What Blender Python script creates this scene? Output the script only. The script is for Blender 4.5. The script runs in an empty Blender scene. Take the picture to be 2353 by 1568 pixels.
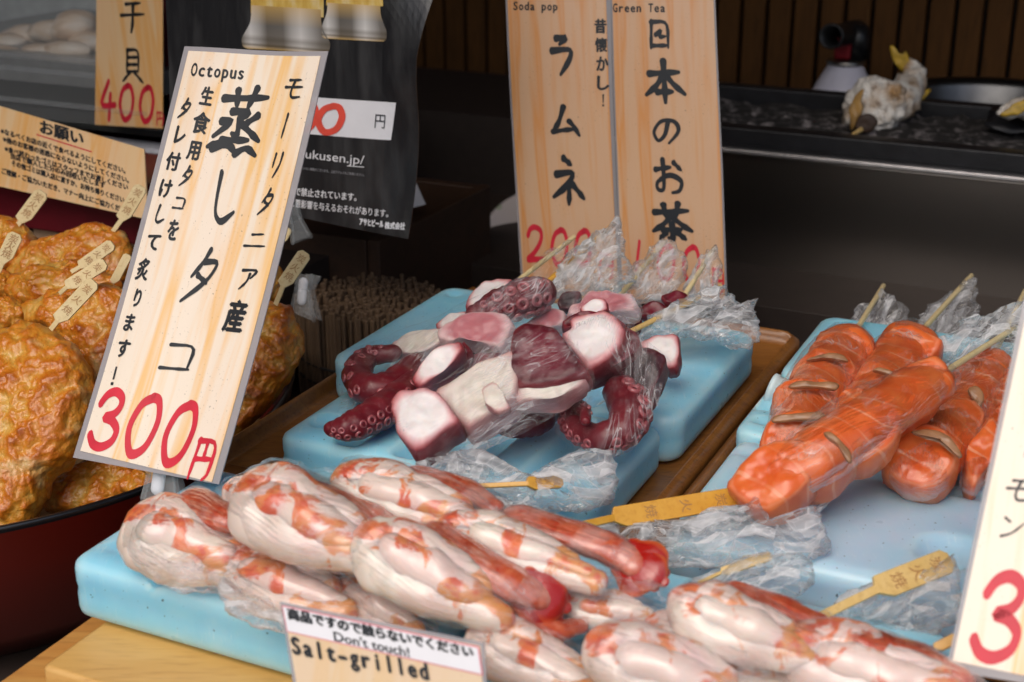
import bpy, bmesh, math, random
from mathutils import Vector, noise as mno
R = math.radians
random.seed(7)
S = bpy.context.scene
COL = S.collection
# ------------------------------------------------------------------ camera, world, sun, exposure
T = 0.75                      # height of the display boards above the street
CAMZ = T + 0.42
F = 3268.0                    # focal length in the units the photo was measured in (2353 wide)
PIT = R(20.5); CP, SP = math.cos(PIT), math.sin(PIT)
cam = bpy.data.cameras.new('camera'); cam_o = bpy.data.objects.new('camera', cam); COL.objects.link(cam_o)
cam_o.location = (0, 0, CAMZ); cam_o.rotation_euler = (R(90) - PIT, 0, 0)
cam.lens = 50; cam.sensor_width = 36; cam.clip_start = 0.01; cam.clip_end = 500
cam.dof.use_dof = True; cam.dof.focus_distance = 0.93; cam.dof.aperture_fstop = 10
S.camera = cam_o
W = bpy.data.worlds.new('World'); S.world = W; W.use_nodes = True
SUN_EL, SUN_AZ = R(52), R(205)          # azimuth measured clockwise from +Y: behind the camera, a little left
sky = W.node_tree.nodes.new('ShaderNodeTexSky'); sky.sky_type = 'NISHITA'; sky.sun_disc = False
sky.sun_elevation = SUN_EL; sky.sun_rotation = SUN_AZ; sky.air_density = 1.0; sky.dust_density = 4.0; sky.ozone_density = 0.6
bg = W.node_tree.nodes['Background']; bg.inputs['Strength'].default_value = 0.14
W.node_tree.links.new(sky.outputs[0], bg.inputs['Color'])
sl = bpy.data.lights.new('sun', 'SUN'); sl.energy = 1.4; sl.angle = R(50); sl.color = (1, 0.95, 0.88)
so = bpy.data.objects.new('sun', sl); COL.objects.link(so)
sd = Vector((math.sin(SUN_AZ) * math.cos(SUN_EL), math.cos(SUN_AZ) * math.cos(SUN_EL), math.sin(SUN_EL)))
so.rotation_euler = sd.to_track_quat('Z', 'Y').to_euler()
S.view_settings.view_transform = 'Standard'; S.view_settings.look = 'None'
S.view_settings.exposure = 0.0; S.view_settings.gamma = 1.0
try:
    S.cycles.transparent_max_bounces = 24; S.cycles.max_bounces = 8; S.cycles.transmission_bounces = 6
    S.cycles.caustics_reflective = False; S.cycles.caustics_refractive = False
except Exception: pass

# ------------------------------------------------------------------ measuring helpers
def ray(x, y):
    X = (x - 1176.5) / F; Y = (784 - y) / F
    return Vector((X, CP + Y * SP, -SP + Y * CP))
C0 = Vector((0, 0, CAMZ))
def at(x, y, d): return C0 + ray(x, y) * d
def on(x, y, z):
    r = ray(x, y); return C0 + r * ((z + T - CAMZ) / r.z)
A = R(25.4)
U = Vector((math.cos(A), -math.sin(A), 0)); V = Vector((math.sin(A), math.cos(A), 0)); ZZ = Vector((0, 0, 1))
class Plane:
    def __init__(s, p, n, bend=None): s.p = p; s.n = n.normalized(); s.bend = bend
    def hit(s, x, y, off=0.0):
        r = ray(x, y); off += s.bend(x, y) if s.bend else 0; t = (s.p - C0).dot(s.n) / r.dot(s.n); return C0 + r * t + s.n * off
def lin(c):
    return tuple((v / 12.92 if v <= .04045 else ((v + .055) / 1.055) ** 2.4) for v in [k / 255 for k in c]) + (1,)
def catmull(P, n, closed=False):
    out = []; m = len(P); segs = m if closed else m - 1
    for i in range(segs):
        g = (lambda k: P[k % m]) if closed else (lambda k: P[min(max(k, 0), m - 1)])
        p0, p1, p2, p3 = g(i - 1), g(i), g(i + 1), g(i + 2)
        for k in range(n):
            t = k / n
            out.append(0.5 * ((2 * p1) + (p2 - p0) * t + (2 * p0 - 5 * p1 + 4 * p2 - p3) * t * t + (3 * p1 - p0 - 3 * p2 + p3) * t ** 3))
    if not closed: out.append(P[-1].copy())
    return out
def fbm(p, o=3):
    s = 0; a = 1; q = p.copy()
    for _ in range(o): s += a * mno.noise(q); q = q * 2.1 + Vector((7.3, 1.7, 4.1)); a *= .5
    return s
# ------------------------------------------------------------------ objects
def empty(name, loc, label, cat, group=None):
    o = bpy.data.objects.new(name, None); COL.objects.link(o); o.location = loc; o.empty_display_size = .01
    return tag(o, label, cat, group)
def tag(o, label=None, cat=None, group=None, kind=None):
    if label: o['label'] = label
    if cat: o['category'] = cat
    if group: o['group'] = group
    if kind: o['kind'] = kind
    return o
def wloc(o):
    v = Vector((0, 0, 0))
    while o is not None: v = v + Vector(o.location); o = o.parent
    return v
def mesh(name, vs, fs, m, parent=None, smooth=True, uv=None, attrs=None, org=None):
    """one mesh object; vs in world coordinates"""
    if org is None: org = wloc(parent) if parent is not None else sum(vs, Vector()) / len(vs)
    me = bpy.data.meshes.new(name); me.from_pydata([tuple(v - org) for v in vs], [], fs); me.validate()
    if uv and len(uv) == len(me.vertices):
        L = me.uv_layers.new(name='UVMap')
        for lp in me.loops: L.data[lp.index].uv = uv[lp.vertex_index]
    for k, a in (attrs or {}).items():
        at_ = me.attributes.new(k, 'FLOAT', 'POINT'); at_.data.foreach_set('value', a)
    if m: me.materials.append(m)
    if smooth: me.polygons.foreach_set('use_smooth', [True] * len(me.polygons))
    me.update()
    o = bpy.data.objects.new(name, me); COL.objects.link(o)
    if parent is not None: o.parent = parent
    else: o.location = org
    return o
def recalc(o):
    bm = bmesh.new(); bm.from_mesh(o.data); bmesh.ops.recalc_face_normals(bm, faces=bm.faces); bm.to_mesh(o.data); bm.free(); return o
class MB:
    def __init__(s): s.v = []; s.f = []
    def add(s, vs, fs): b = len(s.v); s.v += vs; s.f += [tuple(i + b for i in f) for f in fs]; return s
    def box(s, c, ax, ay, az):      # centre and three half vectors
        vs = [c + ax * i + ay * j + az * k for i in (-1, 1) for j in (-1, 1) for k in (-1, 1)]
        return s.add(vs, [(0, 1, 3, 2), (4, 6, 7, 5), (0, 4, 5, 1), (2, 3, 7, 6), (0, 2, 6, 4), (1, 5, 7, 3)])
    def lathe(s, c, prof, ax=ZZ, n=48, cap=True):
        ax = ax.normalized(); e1 = ax.orthogonal().normalized(); e2 = ax.cross(e1); vs = []; fs = []
        for r, h in prof:
            for k in range(n):
                a = 2 * math.pi * k / n; vs.append(c + ax * h + (e1 * math.cos(a) + e2 * math.sin(a)) * r)
        for i in range(len(prof) - 1):
            for k in range(n): fs.append((i * n + k, i * n + (k + 1) % n, (i + 1) * n + (k + 1) % n, (i + 1) * n + k))
        if cap: fs.append(tuple(range(n - 1, -1, -1))); fs.append(tuple(range((len(prof) - 1) * n, len(prof) * n)))
        return s.add(vs, fs)
    def build(s, name, m, parent=None, smooth=False, bevel=0, seg=2):
        o = recalc(mesh(name, s.v, s.f, m, parent, smooth))
        if bevel:
            b = o.modifiers.new('bevel', 'BEVEL'); b.width = bevel; b.segments = seg; b.limit_method = 'ANGLE'; b.angle_limit = R(40)
            o.data.polygons.foreach_set('use_smooth', [True] * len(o.data.polygons))
            w = o.modifiers.new('wn', 'WEIGHTED_NORMAL'); w.keep_sharp = True
        return o
def boxm(name, c, ax, ay, az, m, parent=None, bevel=.001): return MB().box(c, ax, ay, az).build(name, m, parent, bevel=bevel)

def tube(name, pts, rads, m, parent=None, n=18, flat=1.0, up=None, amp=0, freq=60, seg=8, ripple=None, cap=True, attrfn=None, spine_in=False, seed=0):
    """tapered tube with rounded ends; attrs: t along, a round"""
    P = [Vector(p) for p in pts]; Rr = [Vector((r, 0, 0)) for r in rads]
    Q = catmull(P, seg) if len(P) > 2 else [P[0].lerp(P[1], k / (seg * 2)) for k in range(seg * 2 + 1)]
    rr = [v.x for v in catmull(Rr, seg)] if len(P) > 2 else [rads[0] + (rads[1] - rads[0]) * k / (seg * 2) for k in range(seg * 2 + 1)]
    if cap:                        # rounded caps
        d0 = (Q[0] - Q[1]).normalized(); d1 = (Q[-1] - Q[-2]).normalized(); r0, r1 = rr[0], rr[-1]
        th = [R(82), R(62), R(38), R(16)]
        Q = [Q[0] + d0 * r0 * math.sin(t) for t in th] + Q + [Q[-1] + d1 * r1 * math.sin(t) for t in reversed(th)]
        rr = [r0 * math.cos(t) for t in th] + rr + [r1 * math.cos(t) for t in reversed(th)]
    m_ = len(Q); vs = []; fs = []; ts = []; an = []; uv = []
    up0 = Vector(up) if up is not None else ZZ; L = 0
    for i in range(m_):
        tg = (Q[min(i + 1, m_ - 1)] - Q[max(i - 1, 0)]).normalized()
        e1 = tg.cross(up0)
        e1 = e1.normalized() if e1.length > 1e-5 else tg.orthogonal().normalized()
        e2 = e1.cross(tg)
        if i: L += (Q[i] - Q[i - 1]).length
        t = i / (m_ - 1)
        for k in range(n):
            a = 2 * math.pi * k / n; r = rr[i]
            if ripple: r *= ripple(t, a)
            d = e1 * math.cos(a) + e2 * math.sin(a) * flat
            p = Q[i] + d * r
            if amp: p = p + d * amp * fbm((p + Vector((seed, 0, 0))) * freq)
            vs.append(p); ts.append(t); an.append(math.sin(a)); uv.append((L, k / n * 2 * math.pi * max(rr) ))
    for i in range(m_ - 1):
        for k in range(n): fs.append((i * n + k, i * n + (k + 1) % n, (i + 1) * n + (k + 1) % n, (i + 1) * n + k))
    fs.append(tuple(range(n - 1, -1, -1))); fs.append(tuple(range((m_ - 1) * n, m_ * n)))
    at_ = {'t': ts, 'a': an}
    if attrfn: at_['red'] = [attrfn(vs[i], ts[i], an[i]) for i in range(len(vs))]
    o = mesh(name, vs, fs, m, parent, True, uv, at_)
    return o

NV = Vector((-.2, -.62, .76)).normalized()
def pillow(name, outline, m, parent=None, z=None, d=None, n=NV, th=.012, tb=None, p=.8, res=6, K=7, amp=0, freq=80, ridge=False, jit=0, smooth=True, sharp=False, soft_in=True, ex=1.5, plane=None, oct_=3, seed=0, attr2=None, off=0, edge_amp=0):
    """solid with a measured outline: own plane, real thickness on both sides"""
    cx = sum(q[0] for q in outline) / len(outline); cy = sum(q[1] for q in outline) / len(outline)
    if plane is None: plane = Plane(on(cx, cy, z) if d is None else at(cx, cy, d), n)
    P = [plane.hit(x, y) for x, y in outline]
    if sharp:
        m_ = len(P); Q = [q for i in range(m_) for q in (P[i].lerp(P[(i + 1) % m_], .18), P[i].lerp(P[(i + 1) % m_], .82))]; ring = [Q[i].lerp(Q[(i + 1) % len(Q)], t / 4) for i in range(len(Q)) for t in range(4)]
    else: ring = catmull(P, res, True)
    N = len(ring); c = sum(ring, Vector()) / N; n = plane.n
    e1 = n.cross(ZZ).normalized(); e2 = n.cross(e1)
    xx = sum((q - c).dot(e1) ** 2 for q in ring); yy = sum((q - c).dot(e2) ** 2 for q in ring); xy = sum((q - c).dot(e1) * (q - c).dot(e2) for q in ring); an = .5 * math.atan2(2 * xy, xx - yy)
    e1, e2 = e1 * math.cos(an) + e2 * math.sin(an), e2 * math.cos(an) - e1 * math.sin(an)
    tb = th if tb is None else tb
    vs = []; rim = []; fs = []; uv = []
    lev = []
    for k in range(-K + 1, K):
        s0 = 1 - (abs(k) / K) ** ex; lev.append((s0, (max(0, 1 - s0 ** (2 / p)) ** (p / 2)) * (th if k > 0 else tb) * (1 if k > 0 else -1)))
    rad = [(q - c).length for q in ring]
    for _ in range(max(4, N // 6)): rad = [(rad[k - 1] + 2 * rad[k] + rad[(k + 1) % N]) / 4 for k in range(N)]
    for _ in range(N * 2): rad = [(rad[k - 1] + 2 * rad[k] + rad[(k + 1) % N]) / 4 for k in range(N)]
    soft = [c + (q - c).normalized() * r_ for q, r_ in zip(ring, rad)]
    for s_, h in lev:
        w_ = max(0, min(1, s_)) ** 3 if soft_in else 1
        for q0, q1 in zip(ring, soft):
            q = q1.lerp(q0, w_); v = c + (q - c) * s_ + n * (h + off); vs.append(v)
    vs.append(c - n * (tb - off)); vs.append(c + n * (th + off)); M = len(lev)
    for i in range(M - 1):
        for k in range(N): fs.append((i * N + k, i * N + (k + 1) % N, (i + 1) * N + (k + 1) % N, (i + 1) * N + k))
    for k in range(N):
        fs.append(((k + 1) % N, k, M * N)); fs.append(((M - 1) * N + k, (M - 1) * N + (k + 1) % N, M * N + 1))
    hs = []
    for j, v in enumerate(vs):
        s_ = lev[j // N][0] if j < M * N else 0
        rim.append(s_ if (j >= M * N - 0 and j == M * N + 1) or (j < M * N and j // N >= K - 1) else 1.0)
        q = (v + Vector((seed * .37, seed * .11, 0))) * freq
        h = 0 if not amp else (fbm(q, oct_) if not ridge else 1 - 2.4 * abs(mno.noise(q)) - 1.2 * abs(mno.noise(q * 2.3 + Vector((3, 1, 2)))) + .5 * mno.noise(q * .5)); hs.append(h)
        if amp:
            dirv = (v - c).normalized(); v += (dirv * (.9 * s_ ** 4 + (.3 if ridge else 0)) + n * (1 if j // N >= K - 1 else -.7) * (1 - .6 * s_ ** 6)) * amp * h
        if jit: v += Vector((mno.noise(q * 9), mno.noise(q * 9 + Vector((5, 5, 5))), mno.noise(q * 9 + Vector((9, 2, 7))))) * jit
        uv.append(((v - c).dot(e1), (v - c).dot(e2)))
    o = mesh(name, vs, fs, m, parent, smooth, uv, {'rim': rim, 'h': hs})
    return recalc(o)

def rbox(name, c, hu, hv, hz, r, m, parent=None, top=None, nu=40, nv=34, nz=6, u=U, v=V, tilt=None, rz=None, seam=0):
    """box rounded all round, with a relief on its top: c is the centre of its base"""
    rz = rz or r; bm = bmesh.new(); vs = {}; order = []; faces = []
    def g(i, j, k):
        key = (i, j, k)
        if key not in vs:
            x = -hu + 2 * hu * i / nu; y = -hv + 2 * hv * j / nv; z = -hz + 2 * hz * k / nz
            ix = min(max(x, -hu + r), hu - r); iy = min(max(y, -hv + r), hv - r); iz = min(max(z, -hz + rz), hz - rz)
            d = Vector(((x - ix) / r, (y - iy) / r, (z - iz) / rz)); l = d.length
            if l > 1e-9:
                d = d / l * min(1, max(abs(d.x), abs(d.y), abs(d.z)))
            px, py, pz = ix + d.x * r, iy + d.y * r, iz + d.z * rz
            if top and k == nz: pz += top(px, py)
            if seam and k == nz // 2 and (i in (0, nu) or j in (0, nv)): px *= 1 - seam / hu; py *= 1 - seam / hv
            vs[key] = len(order); order.append(c + u * px + v * py + ZZ * (pz + hz))
        return vs[key]
    for k in (0, nz):
        for i in range(nu):
            for j in range(nv): faces.append((g(i, j, k), g(i + 1, j, k), g(i + 1, j + 1, k), g(i, j + 1, k)))
    for k in range(nz):
        for i in range(nu):
            for j in (0, nv): faces.append((g(i, j, k), g(i + 1, j, k), g(i + 1, j, k + 1), g(i, j, k + 1)))
        for j in range(nv):
            for i in (0, nu): faces.append((g(i, j, k), g(i, j + 1, k), g(i, j + 1, k + 1), g(i, j, k + 1)))
    return recalc(mesh(name, order, faces, m, parent, True))

# ------------------------------------------------------------------ materials
class NT:
    def __init__(s, name):
        s.m = bpy.data.materials.new(name); s.m.use_nodes = True; s.t = s.m.node_tree; s.p = s.t.nodes['Principled BSDF']; s.out = s.t.nodes['Material Output']
    def n(s, ty, **k):
        nd = s.t.nodes.new('ShaderNode' + ty)
        for a, b in k.items():
            if a.startswith('_'): setattr(nd, a[1:], b)
            else: s.set(nd.inputs[int(a[1:])] if a[0] == 'i' and a[1:].isdigit() else nd.inputs[a.replace('__', ' ')], b)
        return nd
    def set(s, sock, b):
        if isinstance(b, bpy.types.NodeSocket): s.t.links.new(b, sock)
        elif isinstance(b, bpy.types.Node): s.t.links.new(b.outputs[0], sock)
        else: sock.default_value = b
    def P(s, **k):
        for a, b in k.items(): s.set(s.p.inputs[a.replace('__', ' ')], b)
        return s
    def obj(s): return s.n('TexCoord').outputs['Object']
    def uv(s): return s.n('TexCoord').outputs['UV']
    def map(s, vec, scale=(1, 1, 1), rot=(0, 0, 0), loc=(0, 0, 0)): return s.n('Mapping', Vector=vec, Scale=scale, Rotation=rot, Location=loc).outputs[0]
    def noise(s, vec, scale, detail=3, rough=.5, dist=0): return s.n('TexNoise', Vector=vec, Scale=scale, Detail=detail, Roughness=rough, Distortion=dist).outputs['Fac']
    def ramp(s, fac, *stops):
        r = s.n('ValToRGB', Fac=fac); e = r.color_ramp.elements
        while len(e) > 1: e.remove(e[-1])
        for i, (pos, c) in enumerate(stops):
            el = e[0] if i == 0 else e.new(pos); el.position = pos
            if not isinstance(c, (tuple, list)): c = (c, c, c)
            el.color = tuple(c[:3]) + (1,)
        return r.outputs[0]
    def mix(s, f, a, b, mode='MIX'):
        x = s.n('Mix', _data_type='RGBA', _blend_type=mode); s.set(x.inputs[0], f)
        for i, q in ((6, a), (7, b)): s.set(x.inputs[i], q if isinstance(q, bpy.types.NodeSocket) else tuple(q[:3]) + (1,))
        return x.outputs[2]
    def math(s, op, a, b=0.0, c=0.0): return s.n('Math', _operation=op, i0=a, i1=b, i2=c).outputs[0]
    def attr(s, name): return s.n('Attribute', _attribute_name=name).outputs['Fac']
    def bump(s, h, strength=.3, dist=.001, normal=None):
        b = s.n('Bump', Height=h, Strength=strength, Distance=dist)
        if normal is not None: s.set(b.inputs['Normal'], normal)
        return b.outputs[0]
def simple(name, col, rough=.5, bump=None, var=.12, scale=60, metal=0, coat=0, spec=.5):
    k = NT(name); o = k.obj(); f = k.noise(o, scale, 4)
    k.P(Base__Color=k.mix(k.ramp(f, (.3, 0), (.7, 1)), [c * (1 - var) for c in col[:3]], [min(1, c * (1 + var)) for c in col[:3]]), Roughness=rough, Metallic=metal, Coat__Weight=coat)
    k.p.inputs['Specular IOR Level'].default_value = spec
    if bump: k.P(Normal=k.bump(k.noise(o, bump[0], 4), bump[1], bump[2]))
    return k.m
def wood(name, c1, c2, c3, axis=(1, 12, 12), rough=.5, sc=14, rot=0, coat=0, edge=False):
    k = NT(name); o = k.map(k.obj(), axis, (0, 0, rot)); f = k.noise(o, sc, 5, .6, .6); g = k.noise(o, sc * 5, 3)
    col = k.mix(k.ramp(f, (.3, 0), (.65, 1)), c1, c2); col = k.mix(k.math('MULTIPLY', k.ramp(g, (.5, 0), (.75, 1)), .5), col, c3)
    b = k.noise(k.obj(), 9, 3); col = k.mix(k.math('MULTIPLY', k.ramp(b, (.45, 0), (.75, 1)), .35), col, c3)
    k.P(Base__Color=col, Roughness=rough, Coat__Weight=coat, Normal=k.bump(g, .15, .0006)); return k.m
def card(name, base, streak, dirt=.5, seed=0.0):
    """printed pine-grain card under a scuffed film"""
    k = NT(name); u = k.uv(); o = k.map(u, (52, 3.4, 1), (0, 0, .03), (seed, seed, 0)); f = k.noise(o, 1.0, 2, .5, .25); f2 = k.noise(o, 3.1, 3)
    col = k.mix(k.ramp(f, (.50, 0), (.57, .75), (.61, .3), (.68, .95)), base, streak)
    col = k.mix(k.math('MULTIPLY', k.ramp(f2, (.5, 0), (.7, 1)), .35), col, streak)
    pk = k.noise(k.map(u, (9, 3, 1), (0, 0, 0), (seed * 2, 0, 0)), 2, 2); col = k.mix(k.math('MULTIPLY', k.ramp(pk, (.4, 0), (.7, 1)), .3), col, [base[0], base[1] * .86, base[2] * .86])
    sp = k.noise(u, 620, 2, .6); sg = k.noise(u, 28, 3)
    spm = k.math('MULTIPLY', k.ramp(sp, (.66, 0), (.72, 1)), k.ramp(sg, (.42, 0), (.65, dirt)))
    col = k.mix(spm, col, (.12, .07, .035))
    k.P(Base__Color=col, Roughness=.42, Coat__Weight=.35, Coat__Roughness=.18); return k.m
def clear(name, tint=(.75, .75, .78), fac=.3, rough=.15, bump=0):
    """clear or cloudy plastic: part see-through, part gloss"""
    k = NT(name); k.P(Base__Color=tuple(tint) + (1,), Roughness=rough)
    if bump: k.P(Normal=k.bump(k.noise(k.obj(), 90, 3), bump, .001))
    lw = k.n('LayerWeight', Blend=.35); f = k.math('MINIMUM', k.math('ADD', k.math('MULTIPLY', lw.outputs['Facing'], .4), fac), 1)
    tr = k.n('BsdfTransparent', Color=(.96, .97, .98, 1)); mx = k.n('MixShader', Fac=f, i1=tr, i2=k.p); k.set(k.out.inputs[0], mx); return k.m
def film(name, base=.02, cell=.3, edge=.5, sc=1.0, lo=.45, hi=.65, gloss=.3, bump=.5, face=.05, stretch=3.0, fine=.5):
    """cling film: a clear sheet broken by creases into small straight-edged facets, some cloudy where it lies in layers, glints painted white along the creases"""
    k = NT(name); u = k.uv(); o = k.obj()
    wv = k.n('TexNoise', Vector=u, Scale=22 * sc, Detail=1).outputs['Color']; uw = k.mix(.03 / sc, u, wv, 'ADD')
    def facets(scale, rot):
        q = k.map(uw, (scale, scale * stretch, 1), (0, 0, rot)); v = k.n('TexVoronoi', _feature='F1', Vector=q, Scale=1); e = k.n('TexVoronoi', _feature='DISTANCE_TO_EDGE', Vector=q, Scale=1)
        c = k.n('SeparateColor', Color=v.outputs['Color']); return v.outputs['Distance'], k.ramp(e.outputs['Distance'], (0, 1), (.05, .35), (.13, 0)), c.outputs[0], c.outputs[1]
    d1, e1, c1, g1 = facets(65 * sc, .25); d2, e2, c2, g2 = facets(150 * sc, -.5)
    cl = k.ramp(k.noise(o, 38 * sc, 3), (lo, 0), (hi, 1)); cl2 = k.ramp(k.noise(o, 60 * sc, 2), (lo, 0), (hi, 1))
    A_ = k.math('MULTIPLY', k.math('POWER', c1, 2.5), cell); B_ = k.math('MULTIPLY', k.math('POWER', c2, 3), cell * fine)
    E1 = k.math('MULTIPLY', k.math('MULTIPLY', e1, g1), edge); E2 = k.math('MULTIPLY', k.math('MULTIPLY', e2, k.math('POWER', g2, 2)), edge * fine)  # white creases and facets painted in for the highlights of the film
    s1 = k.math('MULTIPLY', k.math('ADD', A_, E1), cl); s2 = k.math('MULTIPLY', k.math('ADD', B_, E2), cl2)
    lw = k.n('LayerWeight', Blend=.3); fac = k.math('ADD', k.math('ADD', s1, s2), k.math('ADD', k.math('MULTIPLY', k.math('POWER', lw.outputs['Facing'], 3), face), base))
    fac = k.math('MINIMUM', fac, .93)
    h = k.math('ADD', k.math('ADD', k.math('MULTIPLY', d1, .8), k.math('MULTIPLY', c1, .6)), k.math('MULTIPLY', d2, .35)); nm = k.bump(h, bump, .004 / sc)
    df = k.n('BsdfDiffuse', Color=(.97, .97, .99, 1)); tl = k.n('BsdfTranslucent', Color=(.95, .95, .97, 1)); bd = k.n('MixShader', Fac=.5, i1=df, i2=tl)
    tr = k.n('BsdfTransparent', Color=(.995, .995, .998, 1)); mx = k.n('MixShader', Fac=fac, i1=tr, i2=bd)
    gl = k.n('BsdfGlossy', Color=(1, 1, 1, 1), Roughness=.05, Normal=nm); fr = k.n('Fresnel', IOR=1.4, Normal=nm)
    m2 = k.n('MixShader', Fac=k.math('MINIMUM', k.math('MULTIPLY', fr, gloss), 1), i1=mx, i2=gl); k.set(k.out.inputs[0], m2); return k.m

M = {}
def ice_mat(name, col, deep, sss=.55):
    k = NT(name); o = k.obj(); f = k.noise(o, 26, 3); c = k.mix(k.ramp(f, (.35, 0), (.7, 1)), col, deep)
    sp = k.ramp(k.noise(o, 420, 1), (.74, 0), (.76, 1)); c = k.mix(k.math('MULTIPLY', sp, .8), c, (.02, .03, .035))
    sc = k.ramp(k.noise(k.map(o, (6, 1, 1), (0, 0, .4)), 55, 4, .7), (.6, 0), (.72, 1)); fz = k.ramp(k.noise(o, 17, 4, .6), (.48, 0), (.66, .32)); c = k.mix(fz, c, (.52, .76, .86)); c = k.mix(k.math('MULTIPLY', sc, .30), c, (.74, .85, .89))
    pt = k.ramp(k.n('NewGeometry').outputs['Pointiness'], (.505, 0), (.55, .5)); c = k.mix(pt, c, (.62, .82, .88))  # paler edges: scuffed plastic plus edge highlights put into the colour
    k.P(Base__Color=c, Roughness=k.ramp(f, (.3, .26), (.7, .42)), Subsurface__Weight=sss, Subsurface__Scale=.02, Subsurface__Radius=(.25, .8, 1.0), Normal=k.bump(k.noise(o, 120, 3), .12, .0008)); return k.m
M['ice'] = ice_mat('ice pack plastic', (.30, .655, .83), (.22, .58, .79))
M['ice_pale'] = ice_mat('pale ice pack plastic', (.48, .64, .80), (.36, .62, .79))
M['cap'] = simple('ribbed white cap plastic', (.6, .74, .78), .4)
M['tray'] = wood('varnished tray wood', (.21, .078, .018), (.31, .125, .026), (.06, .022, .008), (2, 9, 9), .38, 10, A, coat=.2)
M['board'] = wood('yellow pine board', (.62, .34, .09), (.70, .42, .14), (.42, .2, .05), (1.2, 9, 9), .45, 6, A)
M['board2'] = wood('orange pine board', (.5, .22, .05), (.58, .3, .08), (.3, .12, .03), (1.2, 9, 9), .5, 6, A)
M['bamboo'] = wood('bamboo', (.66, .44, .14), (.74, .53, .22), (.45, .26, .07), (8, 8, 8), .45, 9)
M['bamboo_pale'] = wood('pale bamboo', (.72, .56, .28), (.78, .64, .36), (.55, .38, .16), (8, 8, 8), .5, 9)
M['bamboo_wet'] = wood('bamboo soaked amber', (.62, .30, .03), (.70, .38, .06), (.5, .2, .02), (8, 8, 8), .3, 9)
M['brand'] = simple('branded brown mark', (.40, .20, .07), .6)
M['lacq'] = simple('red lacquer', (.11, .008, .004), .28, coat=.35, var=.08, scale=8)
M['lacq_rim'] = simple('black lacquer rim', (.008, .008, .01), .3, coat=.5)
M['red_frame'] = simple('dark red painted frame', (.12, .006, .012), .4)
M['ink'] = simple('black ink', (.012, .015, .02), .45)
M['redink'] = simple('red ink', (.62, .02, .045), .45)
M['redpale'] = simple('red marker ink', (.75, .08, .05), .5)
M['whiteink'] = simple('white print', (.75, .75, .78), .5)
M['greyink'] = simple('grey print', (.25, .25, .27), .5)
M['white'] = simple('white paper', (.78, .78, .82), .5, var=.03)
M['pinkline'] = simple('pink printed border', (.7, .2, .25), .5)
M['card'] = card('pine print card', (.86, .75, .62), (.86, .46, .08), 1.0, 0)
M['card_shade'] = card('shaded pine print card', (.64, .40, .24), (.66, .25, .035), 1.0, 3.3)  # same card print, colours darkened for the shade at the back
M['card_req'] = card('orange pine print card', (.80, .55, .30), (.80, .40, .10), .3, 5.1)
M['card_salt'] = card('tan pine print card', (.72, .56, .38), (.72, .50, .26), .6, 8.7)
M['lam'] = clear('cloudy laminate margin', (.42, .40, .42), .62, .25, .3)
M['clip'] = clear('clear clip plastic', (.6, .62, .62), .05, .05)
M['glass'] = clear('display case glass', (.5, .52, .52), .03, .03)
M['film'] = film('cling film', .004, .26, .6, 1.0, .50, .64, .28, .45, .04, 4)
M['film_thin'] = film('stretched cling film', .003, .16, .75, .8, .53, .64, .10, .4, .02, 7)
M['film_salmon'] = film('salmon cling film', .005, .24, .85, .85, .48, .64, .26, .45, .05, 4)
M['film_smooth'] = film('taut cling film', .003, .08, .42, .8, .52, .64, .28, .4, .04, 5)
M['crumple'] = film('bunched cling film', .05, .75, .8, 1.15, .30, .56, .55, .8, .15, 2.2, .7)
M['slat'] = wood('dark slat wood', (.078, .032, .007), (.11, .045, .010), (.04, .016, .004), (9, 9, 1), .7, 5)
M['slat'].node_tree.nodes['Principled BSDF'].inputs['Specular IOR Level'].default_value = .2
M['gap'] = simple('groove shadow board', (.012, .006, .003), .8)
M['crate'] = wood('old dark crate wood', (.035, .016, .008), (.05, .022, .01), (.015, .008, .004), (2, 9, 9), .6, 6)
M['iron'] = simple('black iron', (.018, .018, .021), .4, (140, .4, .001), .3, 40, .3)
k = NT('brushed steel'); o = k.obj(); f = k.noise(k.map(o, (1, 1, 14)), 60, 3)
k.P(Base__Color=(.36, .32, .29, 1), Metallic=1, Roughness=.28); M['steel'] = k.m
M['steel_edge'] = simple('steel edge highlight', (.9, .85, .85), .42, metal=1)  # paler than the body steel, stands in for a highlight
k = NT('ash and embers bed'); o = k.obj(); f = k.noise(o, 55, 5, .7); g = k.noise(o, 12, 3)
k.P(Base__Color=k.mix(k.math('MULTIPLY', k.ramp(f, (.5, 0), (.62, 1)), k.ramp(g, (.4, .25), (.62, 1))), (.012, .01, .009), (.28, .25, .25)), Roughness=.9, Normal=k.bump(f, .8, .004)); M['ash'] = k.m
M['gas_white'] = simple('white canister paint', (.62, .6, .68), .35, var=.03)
M['gas_red'] = simple('red canister collar', (.25, .005, .012), .45)
M['black'] = simple('black plastic', (.008, .008, .009), .38)
M['reed'] = wood('weathered reed', (.075, .043, .022), (.11, .066, .035), (.035, .02, .012), (4, 4, 1), .7, 25)
M['thread'] = simple('dark binding thread', (.01, .008, .008), .8)
M['kelp'] = simple('kelp band', (.30, .15, .07), .4, var=.3, scale=90, coat=.2)
M['blockwood'] = wood('pale block wood', (.45, .28, .17), (.52, .34, .22), (.33, .2, .12), (1, 9, 9), .6, 8)
M['roof'] = simple('dark roof boards', (.05, .045, .04), .8)
M['asphalt'] = simple('street asphalt', (.06, .06, .06), .85, (80, .4, .003))
M['table'] = simple('dark stall table', (.03, .02, .016), .6)
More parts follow.
